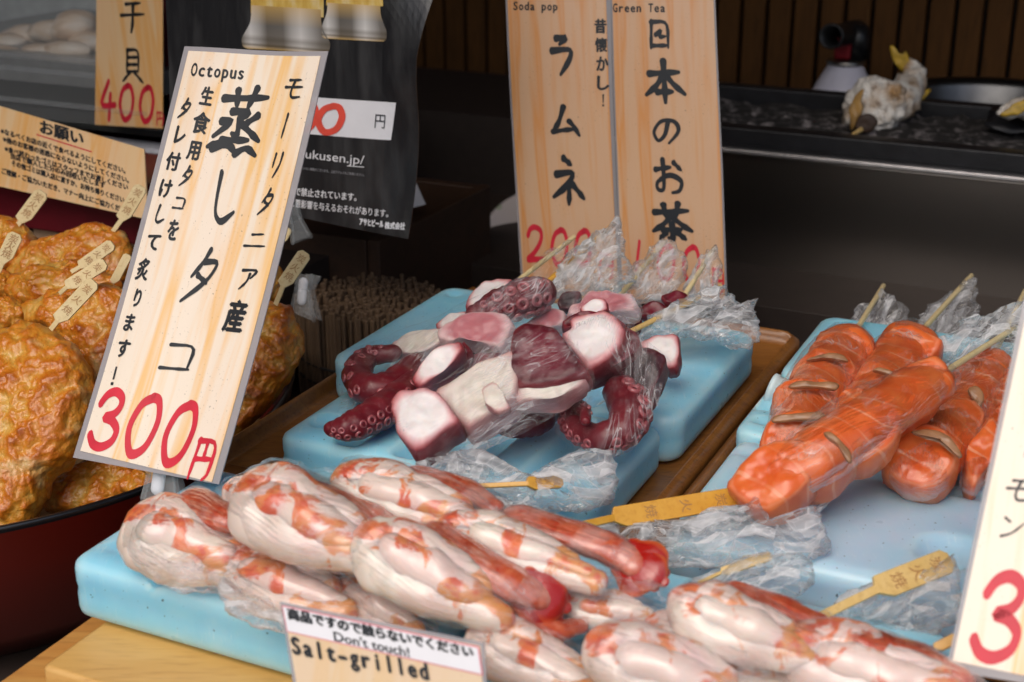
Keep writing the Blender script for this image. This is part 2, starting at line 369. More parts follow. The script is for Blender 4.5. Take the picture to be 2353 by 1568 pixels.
# food
k = NT('salmon flesh'); o = k.obj(); w = k.n('TexNoise', Vector=o, Scale=14, Detail=1).outputs['Color']; ow = k.mix(.03, o, w, 'ADD')
wv = k.n('TexWave', _wave_type='BANDS', _bands_direction='DIAGONAL', Vector=ow, Scale=26, Distortion=2.5, Detail=1.5).outputs['Fac']
ln = k.math('MULTIPLY', k.ramp(wv, (.955, 0), (.985, 1)), k.ramp(k.noise(o, 30, 2), (.38, .15), (.6, 1)))
b = k.noise(o, 60, 3)
cc = k.mix(k.ramp(b, (.35, 0), (.7, 1)), (.66, .105, .020), (.74, .18, .045)); cc = k.mix(k.math('MAXIMUM', k.math('MULTIPLY', ln, .55), k.ramp(k.math('ADD', k.attr('rim'), k.math('MULTIPLY', k.math('SUBTRACT', b, .5), .2)), (.84, 0), (.89, .3), (.95, .05))), cc, (.84, .44, .28))
k.P(Base__Color=cc, Roughness=.3, Subsurface__Weight=.3, Subsurface__Scale=.006, Subsurface__Radius=(1, .35, .15), Coat__Weight=.1, Normal=k.bump(b, .2, .001)); M['salmon'] = k.m
k = NT('prawn meat'); o = k.obj(); w = k.n('TexNoise', Vector=o, Scale=60, Detail=2).outputs['Color']; ow = k.mix(.012, o, w, 'ADD')
f = k.noise(ow, 38, 4, .60, .9); r = k.attr('red')
msk = k.math('ADD', k.math('MULTIPLY', k.math('SUBTRACT', f, .5), 2.1), r); mk = k.ramp(msk, (.30, 0), (.40, .9), (.7, 1)); g = k.noise(o, 40, 2)
red = k.mix(k.ramp(g, (.4, 0), (.6, 1)), (.72, .155, .028), (.66, .27, .07)); red = k.mix(k.ramp(k.noise(o, 120, 3), (.48, 0), (.62, .9)), red, (.60, .06, .014))
blush = k.ramp(k.math('ADD', k.math('MULTIPLY', k.math('SUBTRACT', k.noise(o, 30, 2), .5), 1.2), r), (.12, 0), (.5, 1))
cream = k.mix(k.math('MAXIMUM', blush, k.math('MULTIPLY', k.n('ObjectInfo').outputs['Random'], .8)), (.76, .67, .58), (.76, .54, .50))
k.P(Base__Color=k.mix(k.math('MULTIPLY', mk, .95), cream, red), Roughness=.26, Subsurface__Weight=.55, Subsurface__Scale=.008, Subsurface__Radius=(1, .55, .4), Coat__Weight=.45, Coat__Roughness=.1, Normal=k.bump(k.noise(o, 90, 2), .10, .0012)); M['prawn'] = k.m
k = NT('prawn shell red'); o = k.obj(); f = k.noise(k.map(k.uv(), (60, 25, 1)), 4, 4, .6); g = k.noise(o, 60, 4)
k.P(Base__Color=k.mix(k.math('MULTIPLY', k.ramp(g, (.5, 0), (.7, 1)), .7), k.mix(k.ramp(f, (.35, 0), (.7, 1)), (.44, .045, .016), (.60, .15, .07)), (.68, .36, .30)), Roughness=.22, Subsurface__Weight=.25, Subsurface__Scale=.004, Coat__Weight=.5, Normal=k.bump(f, .4, .001)); M['shell'] = k.m
k = NT('prawn tail fan red'); f = k.noise(k.map(k.uv(), (30, 180, 1)), 4, 3)
k.P(Base__Color=k.mix(k.ramp(k.math('ADD', k.attr('a'), k.math('MULTIPLY', k.math('SUBTRACT', f, .5), .5)), (.35, 0), (.75, 1)), (.66, .13, .04), (.36, .010, .006)), Roughness=.2, Coat__Weight=.6, Normal=k.bump(f, .5, .001)); M['fan'] = k.m
def octo(name, *stops, rough=.28):
    k = NT(name); o = k.obj(); f = k.noise(o, 120, 4); r = k.attr('rim')
    x = k.math('ADD', r, k.math('MULTIPLY', k.math('SUBTRACT', f, .5), .10)); c = k.ramp(x, *stops)
    c = k.mix(k.math('MULTIPLY', k.ramp(k.noise(o, 330, 3), (.55, 0), (.75, 1)), .14), c, (.5, .28, .28))
    k.p.inputs['Specular IOR Level'].default_value = .35
    k.P(Base__Color=c, Roughness=rough + .10, Coat__Weight=.06, Coat__Roughness=.12, Subsurface__Weight=.25, Subsurface__Scale=.004, Normal=k.bump(k.noise(o, 90, 4), .3, .0012)); return k.m
M['o_white'] = octo('octopus white flesh', (0, (.78, .75, .73)), (.66, (.77, .70, .69)), (.84, (.64, .32, .33)), (.96, (.34, .06, .07)), (1, (.20, .02, .03)))
M['o_cream'] = octo('octopus cream flesh', (0, (.68, .64, .55)), (.8, (.66, .58, .52)), (1, (.52, .22, .22)))
M['o_skin'] = octo('octopus maroon skin', (0, (.155, .005, .018)), (.5, (.14, .006, .02)), (.85, (.075, .003, .009)), (1, (.22, .03, .04)))
M['o_dark'] = octo('octopus black skin', (0, (.022, .010, .013)), (.6, (.03, .012, .015)), (.95, (.10, .02, .03)))
M['o_rose'] = octo('octopus rose flesh', (0, (.42, .12, .14)), (.7, (.46, .16, .18)), (.9, (.62, .42, .42)))
M['o_arm'] = octo('octopus arm skin', (0, (.09, .006, .012)), (.5, (.13, .010, .017)), (1, (.19, .022, .03)))
M['sucker'] = simple('octopus sucker', (.30, .075, .085), .32, var=.25, scale=200, coat=.3)
k = NT('fried fish paste'); o = k.obj(); h = k.attr('h'); f = k.noise(o, 110, 5, .65); g = k.noise(o, 16, 3)
x = k.math('ADD', k.math('ADD', k.math('MULTIPLY', h, .44), .38), k.math('ADD', k.math('MULTIPLY', k.math('SUBTRACT', f, .5), .9), k.math('MULTIPLY', k.math('SUBTRACT', g, .5), 1.0)))
c = k.ramp(x, (.0, (.62, .36, .08)), (.26, (.60, .25, .028)), (.5, (.55, .165, .010)), (.78, (.38, .085, .006)), (1, (.17, .03, .004)))
pale = k.ramp(k.noise(k.map(o, (1, 1, 1), (0, 0, 0), (3, 1, 2)), 38, 3), (.6, 0), (.7, .75)); c = k.mix(pale, c, (.62, .44, .18))
k.P(Base__Color=c, Roughness=.33, Coat__Weight=.28, Coat__Roughness=.14, Subsurface__Weight=.1, Subsurface__Scale=.004, Normal=k.bump(k.math('ADD', f, k.noise(o, 260, 3)), .75, .0018)); M['fry'] = k.m
k = NT('salt crust'); o = k.obj(); f = k.noise(o, 95, 5, .65); g = k.noise(o, 26, 3)
c = k.mix(k.ramp(g, (.46, 0), (.64, 1)), (.72, .68, .62), (.42, .25, .11)); c = k.mix(k.ramp(f, (.54, 0), (.68, .7)), c, (.10, .05, .03))
k.P(Base__Color=c, Roughness=.6, Normal=k.bump(f, .8, .003)); M['salt'] = k.m
M['finy'] = simple('yellow fish fin', (.45, .28, .02), .4, var=.3, scale=150)
M['fishskin'] = simple('grilled fish skin', (.34, .19, .05), .4, var=.4, scale=70)
k = NT('shellfish shell'); o = k.obj(); f = k.noise(k.map(o, (1, 3, 3)), 14, 4)
k.P(Base__Color=k.ramp(f, (.3, (.45, .28, .16)), (.5, (.75, .56, .40)), (.7, (.88, .78, .66))), Roughness=.4); M['clam'] = k.m

# ------------------------------------------------------------------ lettering
G = {
 'ラ': [[(28,12),(72,7),(40,26)], [(12,42),(82,35),(76,60),(40,98)]],
 'ム': [[(48,3),(32,52),(10,86)], [(10,86),(44,80),(80,76)], [(64,50),(80,68),(95,97)]],
 'ネ': [[(42,0),(64,14)], [(16,36),(76,28),(52,58),(4,86)], [(54,54),(53,82),(50,101)], [(66,58),(98,88)]],
 'し': [[(34,0),(24,45),(22,82),(48,99),(98,74)]], 'タ': [[(56,0),(40,28),(14,54)], [(46,24),(95,20),(72,58),(0,102)], [(34,50),(70,64)]],
 'コ': [[(14,14),(92,10),(82,84)], [(0,88),(88,86)]], 'モ': [[(20,12),(82,6)], [(4,46),(98,38)], [(50,10),(36,66),(48,94),(94,84)]],
 'ー': [[(58,0),(44,102)]], 'リ': [[(22,6),(16,60)], [(82,0),(78,48),(38,102)]], 'ニ': [[(26,18),(80,10)], [(0,84),(100,76)]],
 'ア': [[(4,16),(96,8),(58,50)], [(50,30),(44,66),(8,102)]], 'ン': [[(8,12),(36,30)], [(6,96),(50,80),(96,28)]],
 '日': [[(18,6),(12,102)], [(14,10),(90,4),(88,98)], [(34,54),(62,32),(48,62),(78,58)], [(18,92),(84,90)]],
 '本': [[(10,32),(88,26)], [(48,0),(50,102)], [(46,32),(30,60),(0,84)], [(52,32),(72,56),(102,80)], [(30,76),(70,74)]],
 'の': ['c', [(58,14),(44,66),(18,90),(4,54),(34,12),(82,12),(96,50),(58,100)]],
 'お': ['c', [(2,30),(58,22)], [(30,0),(32,50),(28,88),(8,88),(10,66),(54,46),(94,62),(88,90),(60,98)], [(70,8),(96,30)]],
 '茶': [[(6,24),(94,18)], [(30,4),(36,36)], [(68,0),(60,36)], [(50,32),(26,58),(0,74)], [(50,34),(76,56),(102,72)], [(26,70),(74,68)], [(50,54),(52,98),(40,90)], [(32,78),(18,94)], [(66,78),(84,94)]],
 '蒸': [[(10,20),(96,12)], [(34,6),(38,30)], [(70,0),(60,30)], [(32,38),(70,34),(48,50)], [(50,46),(52,76),(40,70)], [(16,54),(40,50),(6,78)], [(84,40),(58,58)], [(54,54),(98,78)], [(24,82),(76,78)], [(30,82),(0,94)], [(10,96),(40,86),(58,100)], [(56,100),(76,88),(98,100)]],
 '貝': [[(26,4),(24,72)], [(26,6),(78,3),(76,72)], [(28,28),(74,27)], [(28,50),(74,49)], [(26,71),(76,70)], [(38,74),(6,100)], [(60,74),(98,104)]],
 '円': [[(16,6),(8,104)], [(12,10),(92,6),(88,92),(68,104)], [(50,10),(50,54)], [(12,55),(86,52)]],
 '干': [[(22,6),(82,2)], [(2,46),(98,42)], [(52,4),(50,80),(44,108)]],
 '3': ['c', [(14,24),(28,7),(52,0),(75,9),(78,26),(64,40),(40,47),(66,52),(87,67),(82,88),(54,100),(26,96),(8,80)]], '0': ['c', [(60,1),(26,16),(9,58),(34,98),(74,86),(92,42),(80,8),(60,1),(52,3)]],
 '2': ['c', [(10,26),(22,7),(46,0),(72,8),(78,26),(66,50),(38,76),(8,95),(50,93),(92,91)]], '1': [[(66,0),(40,102)]], '4': [[(60,0),(6,70),(98,62)], [(70,34),(62,102)]],
}
def stroke(P, w, curve, taper):
    P = [Vector((x, y, 0)) for x, y in P]
    if curve and len(P) > 2: Q = catmull(P, 7)
    else:
        Q = P
        for _ in range(2):
            if len(Q) > 2: Q = [Q[0]] + [q for i in range(len(Q) - 1) for q in (Q[i].lerp(Q[i + 1], .22), Q[i].lerp(Q[i + 1], .78))][1:-1] + [Q[-1]]
        if len(Q) == 2: Q = [Q[0].lerp(Q[1], t / 6) for t in range(7)]
    L = [0]
    for i in range(1, len(Q)): L.append(L[-1] + (Q[i] - Q[i - 1]).length)
    vs = []; fs = []
    for i, q in enumerate(Q):
        t = L[i] / L[-1]; d = (Q[min(i + 1, len(Q) - 1)] - Q[max(i - 1, 0)]).normalized(); nn = Vector((-d.y, d.x, 0))
        ww = w * (1 if not taper else (1.05 - .35 * math.sin(math.pi * min(1, t * 1.15)) - (.55 * max(0, (t - .72) / .28)) + (.12 if .5 < t < .8 else 0))) / 2
        if i == 0:
            for a in (-60, -25, 25, 60)[::1]: pass
        vs += [q + nn * ww, q - nn * ww]
        if i: fs.append((2 * i - 2, 2 * i - 1, 2 * i + 1, 2 * i))
    for i, sg in ((0, -1), (len(Q) - 1, 1)):
        d = (Q[min(i + 1, len(Q) - 1)] - Q[max(i - 1, 0)]).normalized(); nn = Vector((-d.y, d.x, 0)); ww = (vs[2 * i] - vs[2 * i + 1]).length / 2
        b = len(vs); vs += [Q[i] + nn * ww * math.cos(R(a)) + d * sg * ww * math.sin(R(a)) * .9 for a in (0, 40, 90, 140, 180)]; fs.append((b, b + 1, b + 2, b + 3, b + 4))
    return vs, fs
_fc = {}
def fontmesh(txt, bold):
    if (txt, bold) not in _fc:
        c = bpy.data.curves.new('t', 'FONT'); c.body = txt; c.offset = 0; c.resolution_u = 3
        o = bpy.data.objects.new('t', c); COL.objects.link(o); dg = bpy.context.evaluated_depsgraph_get()
        me = bpy.data.meshes.new_from_object(o.evaluated_get(dg)); vs = [v.co.copy() for v in me.vertices]; fs = [tuple(p.vertices) for p in me.polygons]
        bpy.data.objects.remove(o); bpy.data.curves.remove(c); bpy.data.meshes.remove(me)
        if bold:
            n0 = len(vs); b = bold * 1.6
            vs, fs = [v + Vector((dx, dy, dz)) for dx, dy, dz in ((-b, 0, 0), (b, 0, 1), (0, -b * .7, 2), (0, b * .7, 3)) for v in vs], [tuple(i + n0 * q for i in f) for q in range(4) for f in fs]
        _fc[(txt, bold)] = (vs, fs)
    return _fc[(txt, bold)]
class Ink:
    """collects lettering that lies on one flat or bent face"""
    def __init__(s, hit): s.hit = hit; s.v = []; s.f = []; s.k = 0
    def put(s, pv, fs, lift, zs=None):
        b = len(s.v); s.v += [s.hit(q[0], q[1], lift + (zs[i] * .00002 if zs else 0)) for i, q in enumerate(pv)]; s.f += [tuple(i + b for i in f) for f in fs]
    def glyph(s, ch, cx, cy, w, h, ex=(1, 0), ey=(0, 1), sw=11, taper=True):
        """ch drawn w by h around (cx, cy); ex, ey the face's own right and down"""
        st = G[ch]; curve = st[0] == 'c'
        for q in (st[1:] if curve else st):
            vs, fs = stroke(q, sw, curve, taper); s.k += 1
            s.put([(cx + (v.x - 50) / 100 * w * ex[0] + (v.y - 50) / 100 * h * ey[0], cy + (v.x - 50) / 100 * w * ex[1] + (v.y - 50) / 100 * h * ey[1]) for v in vs], fs, .00030 + .000012 * (s.k % 22))
    def char(s, ch, cx, cy, w, h, ex=(1, 0), ey=(0, 1), bold=.02):
        vs, fs = fontmesh(ch, bold); x0 = min(v.x for v in vs); x1 = max(v.x for v in vs); y0 = min(v.y for v in vs); y1 = max(v.y for v in vs)
        sx = w / max(x1 - x0, .25 * (y1 - y0)); sy = h / max(y1 - y0, .25 * (x1 - x0))
        s.put([(cx + (v.x - (x0 + x1) / 2) * sx * ex[0] - (v.y - (y0 + y1) / 2) * sy * ey[0], cy + (v.x - (x0 + x1) / 2) * sx * ex[1] - (v.y - (y0 + y1) / 2) * sy * ey[1]) for v in vs], fs, .0003, [v.z for v in vs])
    def line(s, txt, a, b, h, up=(0, -1), bold=.01, ref=None):
        """txt from pixel a to b, h high (font em scale)"""
        vs, fs = fontmesh(txt, bold); x0 = min(v.x for v in vs); x1 = max(v.x for v in vs); sx = 1 / (x1 - x0)
        s.put([(a[0] + (v.x - x0) * sx * (b[0] - a[0]) + v.y * h * up[0], a[1] + (v.x - x0) * sx * (b[1] - a[1]) + v.y * h * up[1]) for v in vs], fs, .0003, [v.z for v in vs])
    def mono(s, txt, a, b, h, up=(0, -1), bold=.015, fill=.8):
        n = len(txt); ax = ((b[0] - a[0]) / n, (b[1] - a[1]) / n)
        for i, ch in enumerate(txt):
            if ch == ' ': continue
            vs, fs = fontmesh(ch, bold); x0 = min(v.x for v in vs); x1 = max(v.x for v in vs); wd = (x1 - x0); k_ = min(fill / wd, 1.9) if ch not in "il!'.-" else (1.5 if ch != '-' else fill / wd)
            s.put([(a[0] + ax[0] * (i + .5 + (v.x - (x0 + x1) / 2) * k_) + v.y * h * up[0], a[1] + ax[1] * (i + .5 + (v.x - (x0 + x1) / 2) * k_) + v.y * h * up[1]) for v in vs], fs, .0003, [v.z for v in vs])
    def poly(s, pts, lift=.00025): s.put(pts, [tuple(range(len(pts)))], lift)
    def build(s, name, m, parent): return mesh(name, s.v, s.f, m, parent, False)
def sheet(name, hit, left, right, m, parent, th=.0006, rows=16, cols=8, off=0.0):
    """sheet with real thickness between two measured edges"""
    def rs(E_):
        P = [Vector((x, y, 0)) for x, y in E_]; L = [0]
        for i in range(1, len(P)): L.append(L[-1] + (P[i] - P[i - 1]).length)
        out = []
        for r in range(rows + 1):
            t = L[-1] * r / rows; i = 0
            while i < len(P) - 2 and L[i + 1] < t: i += 1
            out.append(P[i].lerp(P[i + 1], (t - L[i]) / (L[i + 1] - L[i])))
        return out
    a, b = rs(left), rs(right); vs = []; uv = []; n = (cols + 1) * (rows + 1)
    o0 = hit(left[-1][0], left[-1][1], 0); ex = (hit(right[-1][0], right[-1][1], 0) - o0).normalized(); ey = (hit(left[0][0], left[0][1], 0) - o0); ey = (ey - ex * ey.dot(ex)).normalized()
    for lift in (off, off - th):
        for r in range(rows + 1):
            for c in range(cols + 1):
                p = a[r].lerp(b[r], c / cols); w = hit(p.x, p.y, lift); vs.append(w); uv.append(((w - o0).dot(ex), (w - o0).dot(ey)))
    fs = []
    I = lambda r, c, k: k * n + r * (cols + 1) + c
    for r in range(rows):
        for c in range(cols):
            fs.append((I(r, c, 0), I(r + 1, c, 0), I(r + 1, c + 1, 0), I(r, c + 1, 0))); fs.append((I(r, c, 1), I(r, c + 1, 1), I(r + 1, c + 1, 1), I(r + 1, c, 1)))
    for r in range(rows):
        for c in (0, cols): fs.append((I(r, c, 0), I(r + 1, c, 0), I(r + 1, c, 1), I(r, c, 1)))
    for c in range(cols):
        for r in (0, rows): fs.append((I(r, c, 0), I(r, c + 1, 0), I(r, c + 1, 1), I(r, c, 1)))
    return recalc(mesh(name, vs, fs, m, parent, False, uv))

# ================================================================== THE SETTING
zt = lambda p, z: Vector((p.x, p.y, T + z))
g = mesh('ground', [Vector((x, y, 0)) for x, y in ((-60, -60), (60, -60), (60, 60), (-60, 60))], [(0, 1, 2, 3)], M['asphalt']); tag(g, kind='structure')
PW = Vector((.55, 2.12, 0))                       # a point of the rear wall, which runs along U
rt = empty('slat_wall', PW, 'dark brown wooden slat wall with vertical grooves behind the stall', 'wall')
boxm('backing', PW + V * .03 + ZZ * 1.25, U * 2.6, V * .008, ZZ * 1.25, M['gap'], rt)
mb = MB()
for i in range(-62, 63):
    mb.box(PW + U * (i * .0395) + ZZ * 1.25 + V * random.uniform(-.001, .001), U * .0165, V * .010, ZZ * 1.25)
mb.build('slats', M['slat'], rt, bevel=.0015)
for nm, cx, lab in (('shade_side_wall', -1.75, 'unseen dark side wall added at the left end to block light'), ('shade_side_wall', 2.55, 'unseen dark side wall added at the right end to block light')):  # out of view, added so the rear is lit from the front only
    tag(boxm(nm, Vector((cx, 1.35, 1.25)), Vector((.03, 0, 0)), Vector((0, 1.35, 0)), ZZ * 1.25, M['roof']), lab, 'wall', 'added side walls')
tag(boxm('shade_roof', Vector((.4, 1.95, 2.02)), Vector((2.2, 0, 0)), Vector((0, 1.45, 0)), ZZ * .03, M['roof']), 'unseen dark roof added to shade the rear of the stall', 'roof')  # out of view, added and sized to keep the background dark
oz0 = lambda u, v: Vector((-.007, .981, T)) + U * u + V * v
# tables: the display boards and the lower ledge behind and to the left
B0 = on(95, 1530, 0)
rt = empty('display_board', B0, 'yellow pine board at the lower left under the blue ice packs', 'board')
boxm('board_top', B0 + U * .55 + V * .088 - ZZ * .009, U * .55, V * .088, ZZ * .009, M['board'], rt, .003)
du_ = (on(45, 1530, -.022) - B0).dot(U)
b1 = boxm('base_board', B0 + U * du_ - V * .03 + U * .54 + V * .10 - ZZ * .033, U * .54, V * .10, ZZ * .011, M['board2'], None, .003); tag(b1, 'orange brown board sticking out below the yellow board', 'board')
tag(boxm('display_table', oz0(.30, .02) - ZZ * (T / 2), U * .41, V * .215, ZZ * (T / 2), M['table']), 'dark table body carrying the display boards', 'table')
tag(boxm('front_table', B0 + U * .50 + V * .085 - ZZ * (T / 2 + .023), U * .50, V * .075, ZZ * (T / 2 - .021), M['table']), 'dark table front under the yellow board', 'table')
tag(boxm('side_ledge', B0 - U * .44 + V * .52 - ZZ * (T / 2 + .07), U * .43, V * .55, ZZ * (T / 2 - .055), M['table']), 'dark low ledge carrying the red bowl', 'table')
tag(boxm('rear_ledge', Vector((.30, 1.46, T - .30)) - U * .3, U * .85, V * .14, ZZ * .26, M['table']), 'dark ledge behind the display between bowl and grill', 'table')

# ------------------------------------------------------------------ grill
GP = at(1670, 345, 1.5)
rt = empty('charcoal_grill', zt(GP + V * .2, -.35), 'long charcoal grill with steel front and black iron rails', 'grill')
gz = lambda u, v, z: GP + U * u + V * v + ZZ * z
boxm('body', gz(.55, .17, -.20), U * .78, V * .165, ZZ * .197, M['steel'], rt, .003)
boxm('edge_highlight', gz(.55, .001, .0), U * .78, V * .004, ZZ * .0022, M['steel_edge'], rt, .0008)  # thin bright strip put in for the highlight along the front edge
boxm('front_rail', gz(.55, .028, .0115), U * .78, V * .012, ZZ * .0095, M['iron'], rt, .002)
boxm('inner_strip', gz(.55, .012, .001), U * .78, V * .010, ZZ * .003, M['iron'], rt, .001)
boxm('rear_rail', gz(.55, .27, .0075), U * .78, V * .012, ZZ * .0115, M['iron'], rt, .002)
bed = []
nu, nv = 150, 24
for j in range(nv + 1):
    for i in range(nu + 1):
        p = gz(-.22 + 1.54 * i / nu, .045 + .21 * j / nv, 0); p.z += .003 + .006 * fbm(p * 30, 3) + .004 * fbm(p * 90, 2); bed.append(p)
mesh('ash_bed', bed, [(j * (nu + 1) + i, j * (nu + 1) + i + 1, (j + 1) * (nu + 1) + i + 1, (j + 1) * (nu + 1) + i) for j in range(nv) for i in range(nu)], M['ash'], rt)
# crumpled black foil plate on the rear half, right of the fish
vs = []; fs = []
for j in range(9):
    for i in range(41):
        p = gz(.235 + .55 * i / 40, .175 + .085 * j / 8, .012 + .012 * math.sin(j / 8 * 3)); p.z += .008 * fbm(p * 45, 3); vs.append(p)
for j in range(8):
    for i in range(40): fs.append((j * 41 + i, j * 41 + i + 1, (j + 1) * 41 + i + 1, (j + 1) * 41 + i))
fo = mesh('foil_plate', vs, fs, M['iron']); sm = fo.modifiers.new('s', 'SOLIDIFY'); sm.thickness = .0015
tag(fo, 'crumpled black foil lying on the grill right of the salted fish', 'foil')
# steel bowl behind
bc = at(2290, 232, 1.78)
rt = empty('steel_bowl', bc - ZZ * .05, 'shallow grey steel bowl behind the grill at the right edge', 'bowl')
MB().lathe(bc - ZZ * .05, [(.09, -.05), (.12, -.03), (.135, .045), (.139, .052), (.136, .054), (.131, .045), (.115, -.025), (.085, -.044)], n=64).build('basin', simple('dark worn steel', (.14, .14, .14), .35, metal=1), rt, True)
MB().lathe(bc - ZZ * .05, [(.136, .0545), (.1385, .056), (.1405, .0545), (.1385, .053), (.136, .0545)], n=64, cap=False).build('rim', M['steel'], rt, True)
tag(boxm('back_counter', Vector((PW.x, PW.y, 0)) - V * .19 + ZZ * .38, U * 1.6, V * .16, ZZ * .38, M['table']), 'dark back counter along the slat wall behind the grill', 'counter')
# gas torch
gc = at(1938, 208, 1.93); q_ = 1.93 / 1.72
rt = empty('gas_torch', zt(gc, gc.z - T - .115), 'white gas canister with red collar and black torch nozzle', 'gas torch')
MB().lathe(gc - ZZ * .115, [(.042, 0), (.043, .003), (.043, .108), (.042, .114), (.038, .122), (.024, .148), (.022, .150)], n=40).build('canister', M['gas_white'], rt, True)
MB().lathe(gc + ZZ * .035, [(.023, 0), (.0262, .002), (.0262, .005), (.023, .007), (.02, .007)], n=32).build('collar_ring', simple('dull steel ring', (.4, .38, .34), .3, metal=1), rt, True)
boxm('valve_block', gc + ZZ * .058 - U * .004, U * .011, V * .011, ZZ * .015, M['gas_red'], rt, .003)
MB().lathe(gc + ZZ * .042 + U * .010 + V * .012, [(.018, 0), (.017, .03), (.012, .045)], n=24).build('torch_body', M['black'], rt, True)
n0 = at(1911, 84, 1.84); n1 = at(1968, 78, 1.95); an_ = (n0 - n1).normalized(); ln_ = (n0 - n1).length
MB().lathe(n1, [(.004, -.02), (.016, -.014), (.019, 0), (.018, ln_ * .35), (.0145, ln_ * .45), (.0155, ln_), (.0165, ln_ + .002), (.013, ln_ + .002), (.0125, ln_ * .5), (.002, ln_ * .45)], an_, 32).build('nozzle', M['black'], rt, True)
# salted fish, seen from its head
fc = at(2025, 250, 1.60)
rt = empty('salted_fish', zt(fc, .12), 'salt crusted fish on a stick at the grill, yellow tail raised', 'grilled fish', 'salted fish on the grill')
pillow('body', [(1942, 235), (1952, 205), (1985, 185), (2030, 182), (2068, 200), (2085, 232), (2075, 270), (2050, 300), (2005, 308), (1958, 304), (1940, 275)], M['salt'], rt, d=1.60, n=Vector((-.3, -.9, .3)), th=.03, tb=.05, p=.7, res=14, K=18, amp=.006, freq=85, oct_=4)
tube('tail_stalk', [at(2062, 235, 1.61), at(2088, 205, 1.65), at(2100, 175, 1.67), at(2092, 150, 1.68)], [.022, .017, .013, .008], M['salt'], rt, n=18, amp=.006, freq=90)
pillow('tail_fin', [(2084, 168), (2066, 158), (2052, 138), (2045, 108), (2054, 106), (2064, 122), (2074, 128), (2080, 118), (2086, 126), (2092, 150)], M['finy'], rt, d=1.675, n=Vector((-.1, -1, .1)), th=.003, p=.7, amp=.001)
pillow('side_fin', [(2090, 232), (2105, 212), (2138, 205), (2132, 218), (2108, 235)], M['finy'], rt, d=1.66, n=Vector((0, -1, .3)), th=.003)
pillow('gill_flap', [(1955, 262), (1962, 225), (1985, 205), (1978, 235), (1970, 280), (1955, 300)], M['fishskin'], rt, d=1.555, n=Vector((-.5, -.9, .2)), th=.003, amp=.0015)
pillow('mouth', [(1965, 292), (1975, 268), (2000, 262), (2018, 280), (2002, 302), (1980, 304)], M['crate'], rt, d=1.552, n=Vector((-.2, -.9, .1)), th=.003, amp=.001)
tube('stick', [at(1960, 310, 1.535), at(2000, 285, 1.575)], [.0022, .004], M['bamboo'], rt, n=8)
f2 = at(2330, 245, 1.50)
rt = empty('salted_fish', zt(f2, .11), 'second salted fish at the right edge, only its yellow tail in view', 'grilled fish', 'salted fish on the grill')
tube('tail_stalk', [at(2300, 262, 1.5), at(2330, 250, 1.51), at(2420, 250, 1.53), at(2470, 260, 1.54)], [.004, .009, .02, .024], M['salt'], rt, amp=.004, freq=70)
pillow('tail_fin', [(2298, 262), (2330, 244), (2362, 225), (2372, 245), (2345, 258), (2312, 268)], M['finy'], rt, d=1.495, n=Vector((-.1, -.9, .4)), th=.003, amp=.001)

# ------------------------------------------------------------------ dark crate, plate and tag behind the display
cp = at(1128, 425, 1.55); ct = cp.z - T
rt = empty('wooden_crate', zt(cp - V * .12 - U * .13, -.12), 'dark old wooden crate behind the black poster', 'crate')
cz = lambda u, v, z: zt(cp, 0) + U * u + V * v + ZZ * z
hh = (ct + .12) / 2; cm = (ct - .12) / 2
boxm('side_board', cz(-.007, -.12, cm), U * .007, V * .12, ZZ * hh, M['crate'], rt, .002)
boxm('side_board', cz(-.253, -.12, cm), U * .007, V * .12, ZZ * hh, M['crate'], rt, .002)
boxm('end_board', cz(-.13, -.007, cm), U * .1155, V * .007, ZZ * (hh - .001), M['crate'], rt, .002)
boxm('end_board', cz(-.13, -.233, cm), U * .1155, V * .007, ZZ * (hh - .001), M['crate'], rt, .002)
boxm('lid_board', cz(-.13, -.12, ct - .006), U * .1155, V * .1055, ZZ * .004, M['crate'], rt, .001)
pp = Plane(at(950, 440, 1.42), Vector((-.3, -1, .35)))
rt = empty('price_tag', pp.hit(950, 478), 'small pale paper tag leaning on the crate behind the poster', 'tag')
sheet('paper', pp.hit, [(915, 395), (900, 490)], [(948, 402), (978, 470)], M['white'], rt)
pc = at(1262, 520, 1.66)
k = NT('plate with coloured spots'); o = k.obj(); v = k.n('TexVoronoi', Vector=o, Scale=46); sp = k.ramp(v.outputs['Distance'], (.22, 1), (.26, 0))
k.P(Base__Color=k.mix(sp, (.62, .56, .56), k.mix(.35, v.outputs['Color'], (.7, .2, .1))), Roughness=.25, Coat__Weight=.4)
tag(MB().lathe(pc - ZZ * .02, [(.03, -.01), (.045, -.008), (.075, .016), (.0765, .018), (.073, .017), (.045, -.004), (.03, -.006)], ZZ + Vector((-.1, -.55, 0)), 56).build('spotted_plate', k.m, None, True), 'white plate with small coloured spots behind the soda sign', 'plate')
tag(boxm('plate_stand', pc - ZZ * .05 + V * .05, U * .07, V * .035, ZZ * .035, M['black']), 'black stand behind the plate', 'stand')

# ------------------------------------------------------------------ rolled reed blind
rc = Vector((-.126, 1.205, T)); ztop, zbot = .012, -.115
rt = empty('rolled_reed_blind', zt(rc, zbot), 'rolled reed blind standing on end left of the octopus tray', 'blind')
mb = MB(); th = 3.0; rnd = random.Random(3)
while True:
    r = .0062 * th / (2 * math.pi)
    if r > .066: break
    c = rc + Vector((math.cos(th), math.sin(th), 0)) * (r + rnd.uniform(-.0008, .0008)); h = ztop + rnd.uniform(-.004, .003) + .004 * mno.noise(Vector((th * .4, 0, 0)))
    rad = rnd.uniform(.0019, .0025)
    mb.lathe(Vector((c.x, c.y, T + zbot)), [(rad, 0), (rad, h - zbot - .0006), (rad * .8, h - zbot)], ZZ + Vector((rnd.uniform(-.01, .01), rnd.uniform(-.01, .01), 0)), 7)
    th += .0047 / max(r, .004)
mb.build('reeds', M['reed'], rt)
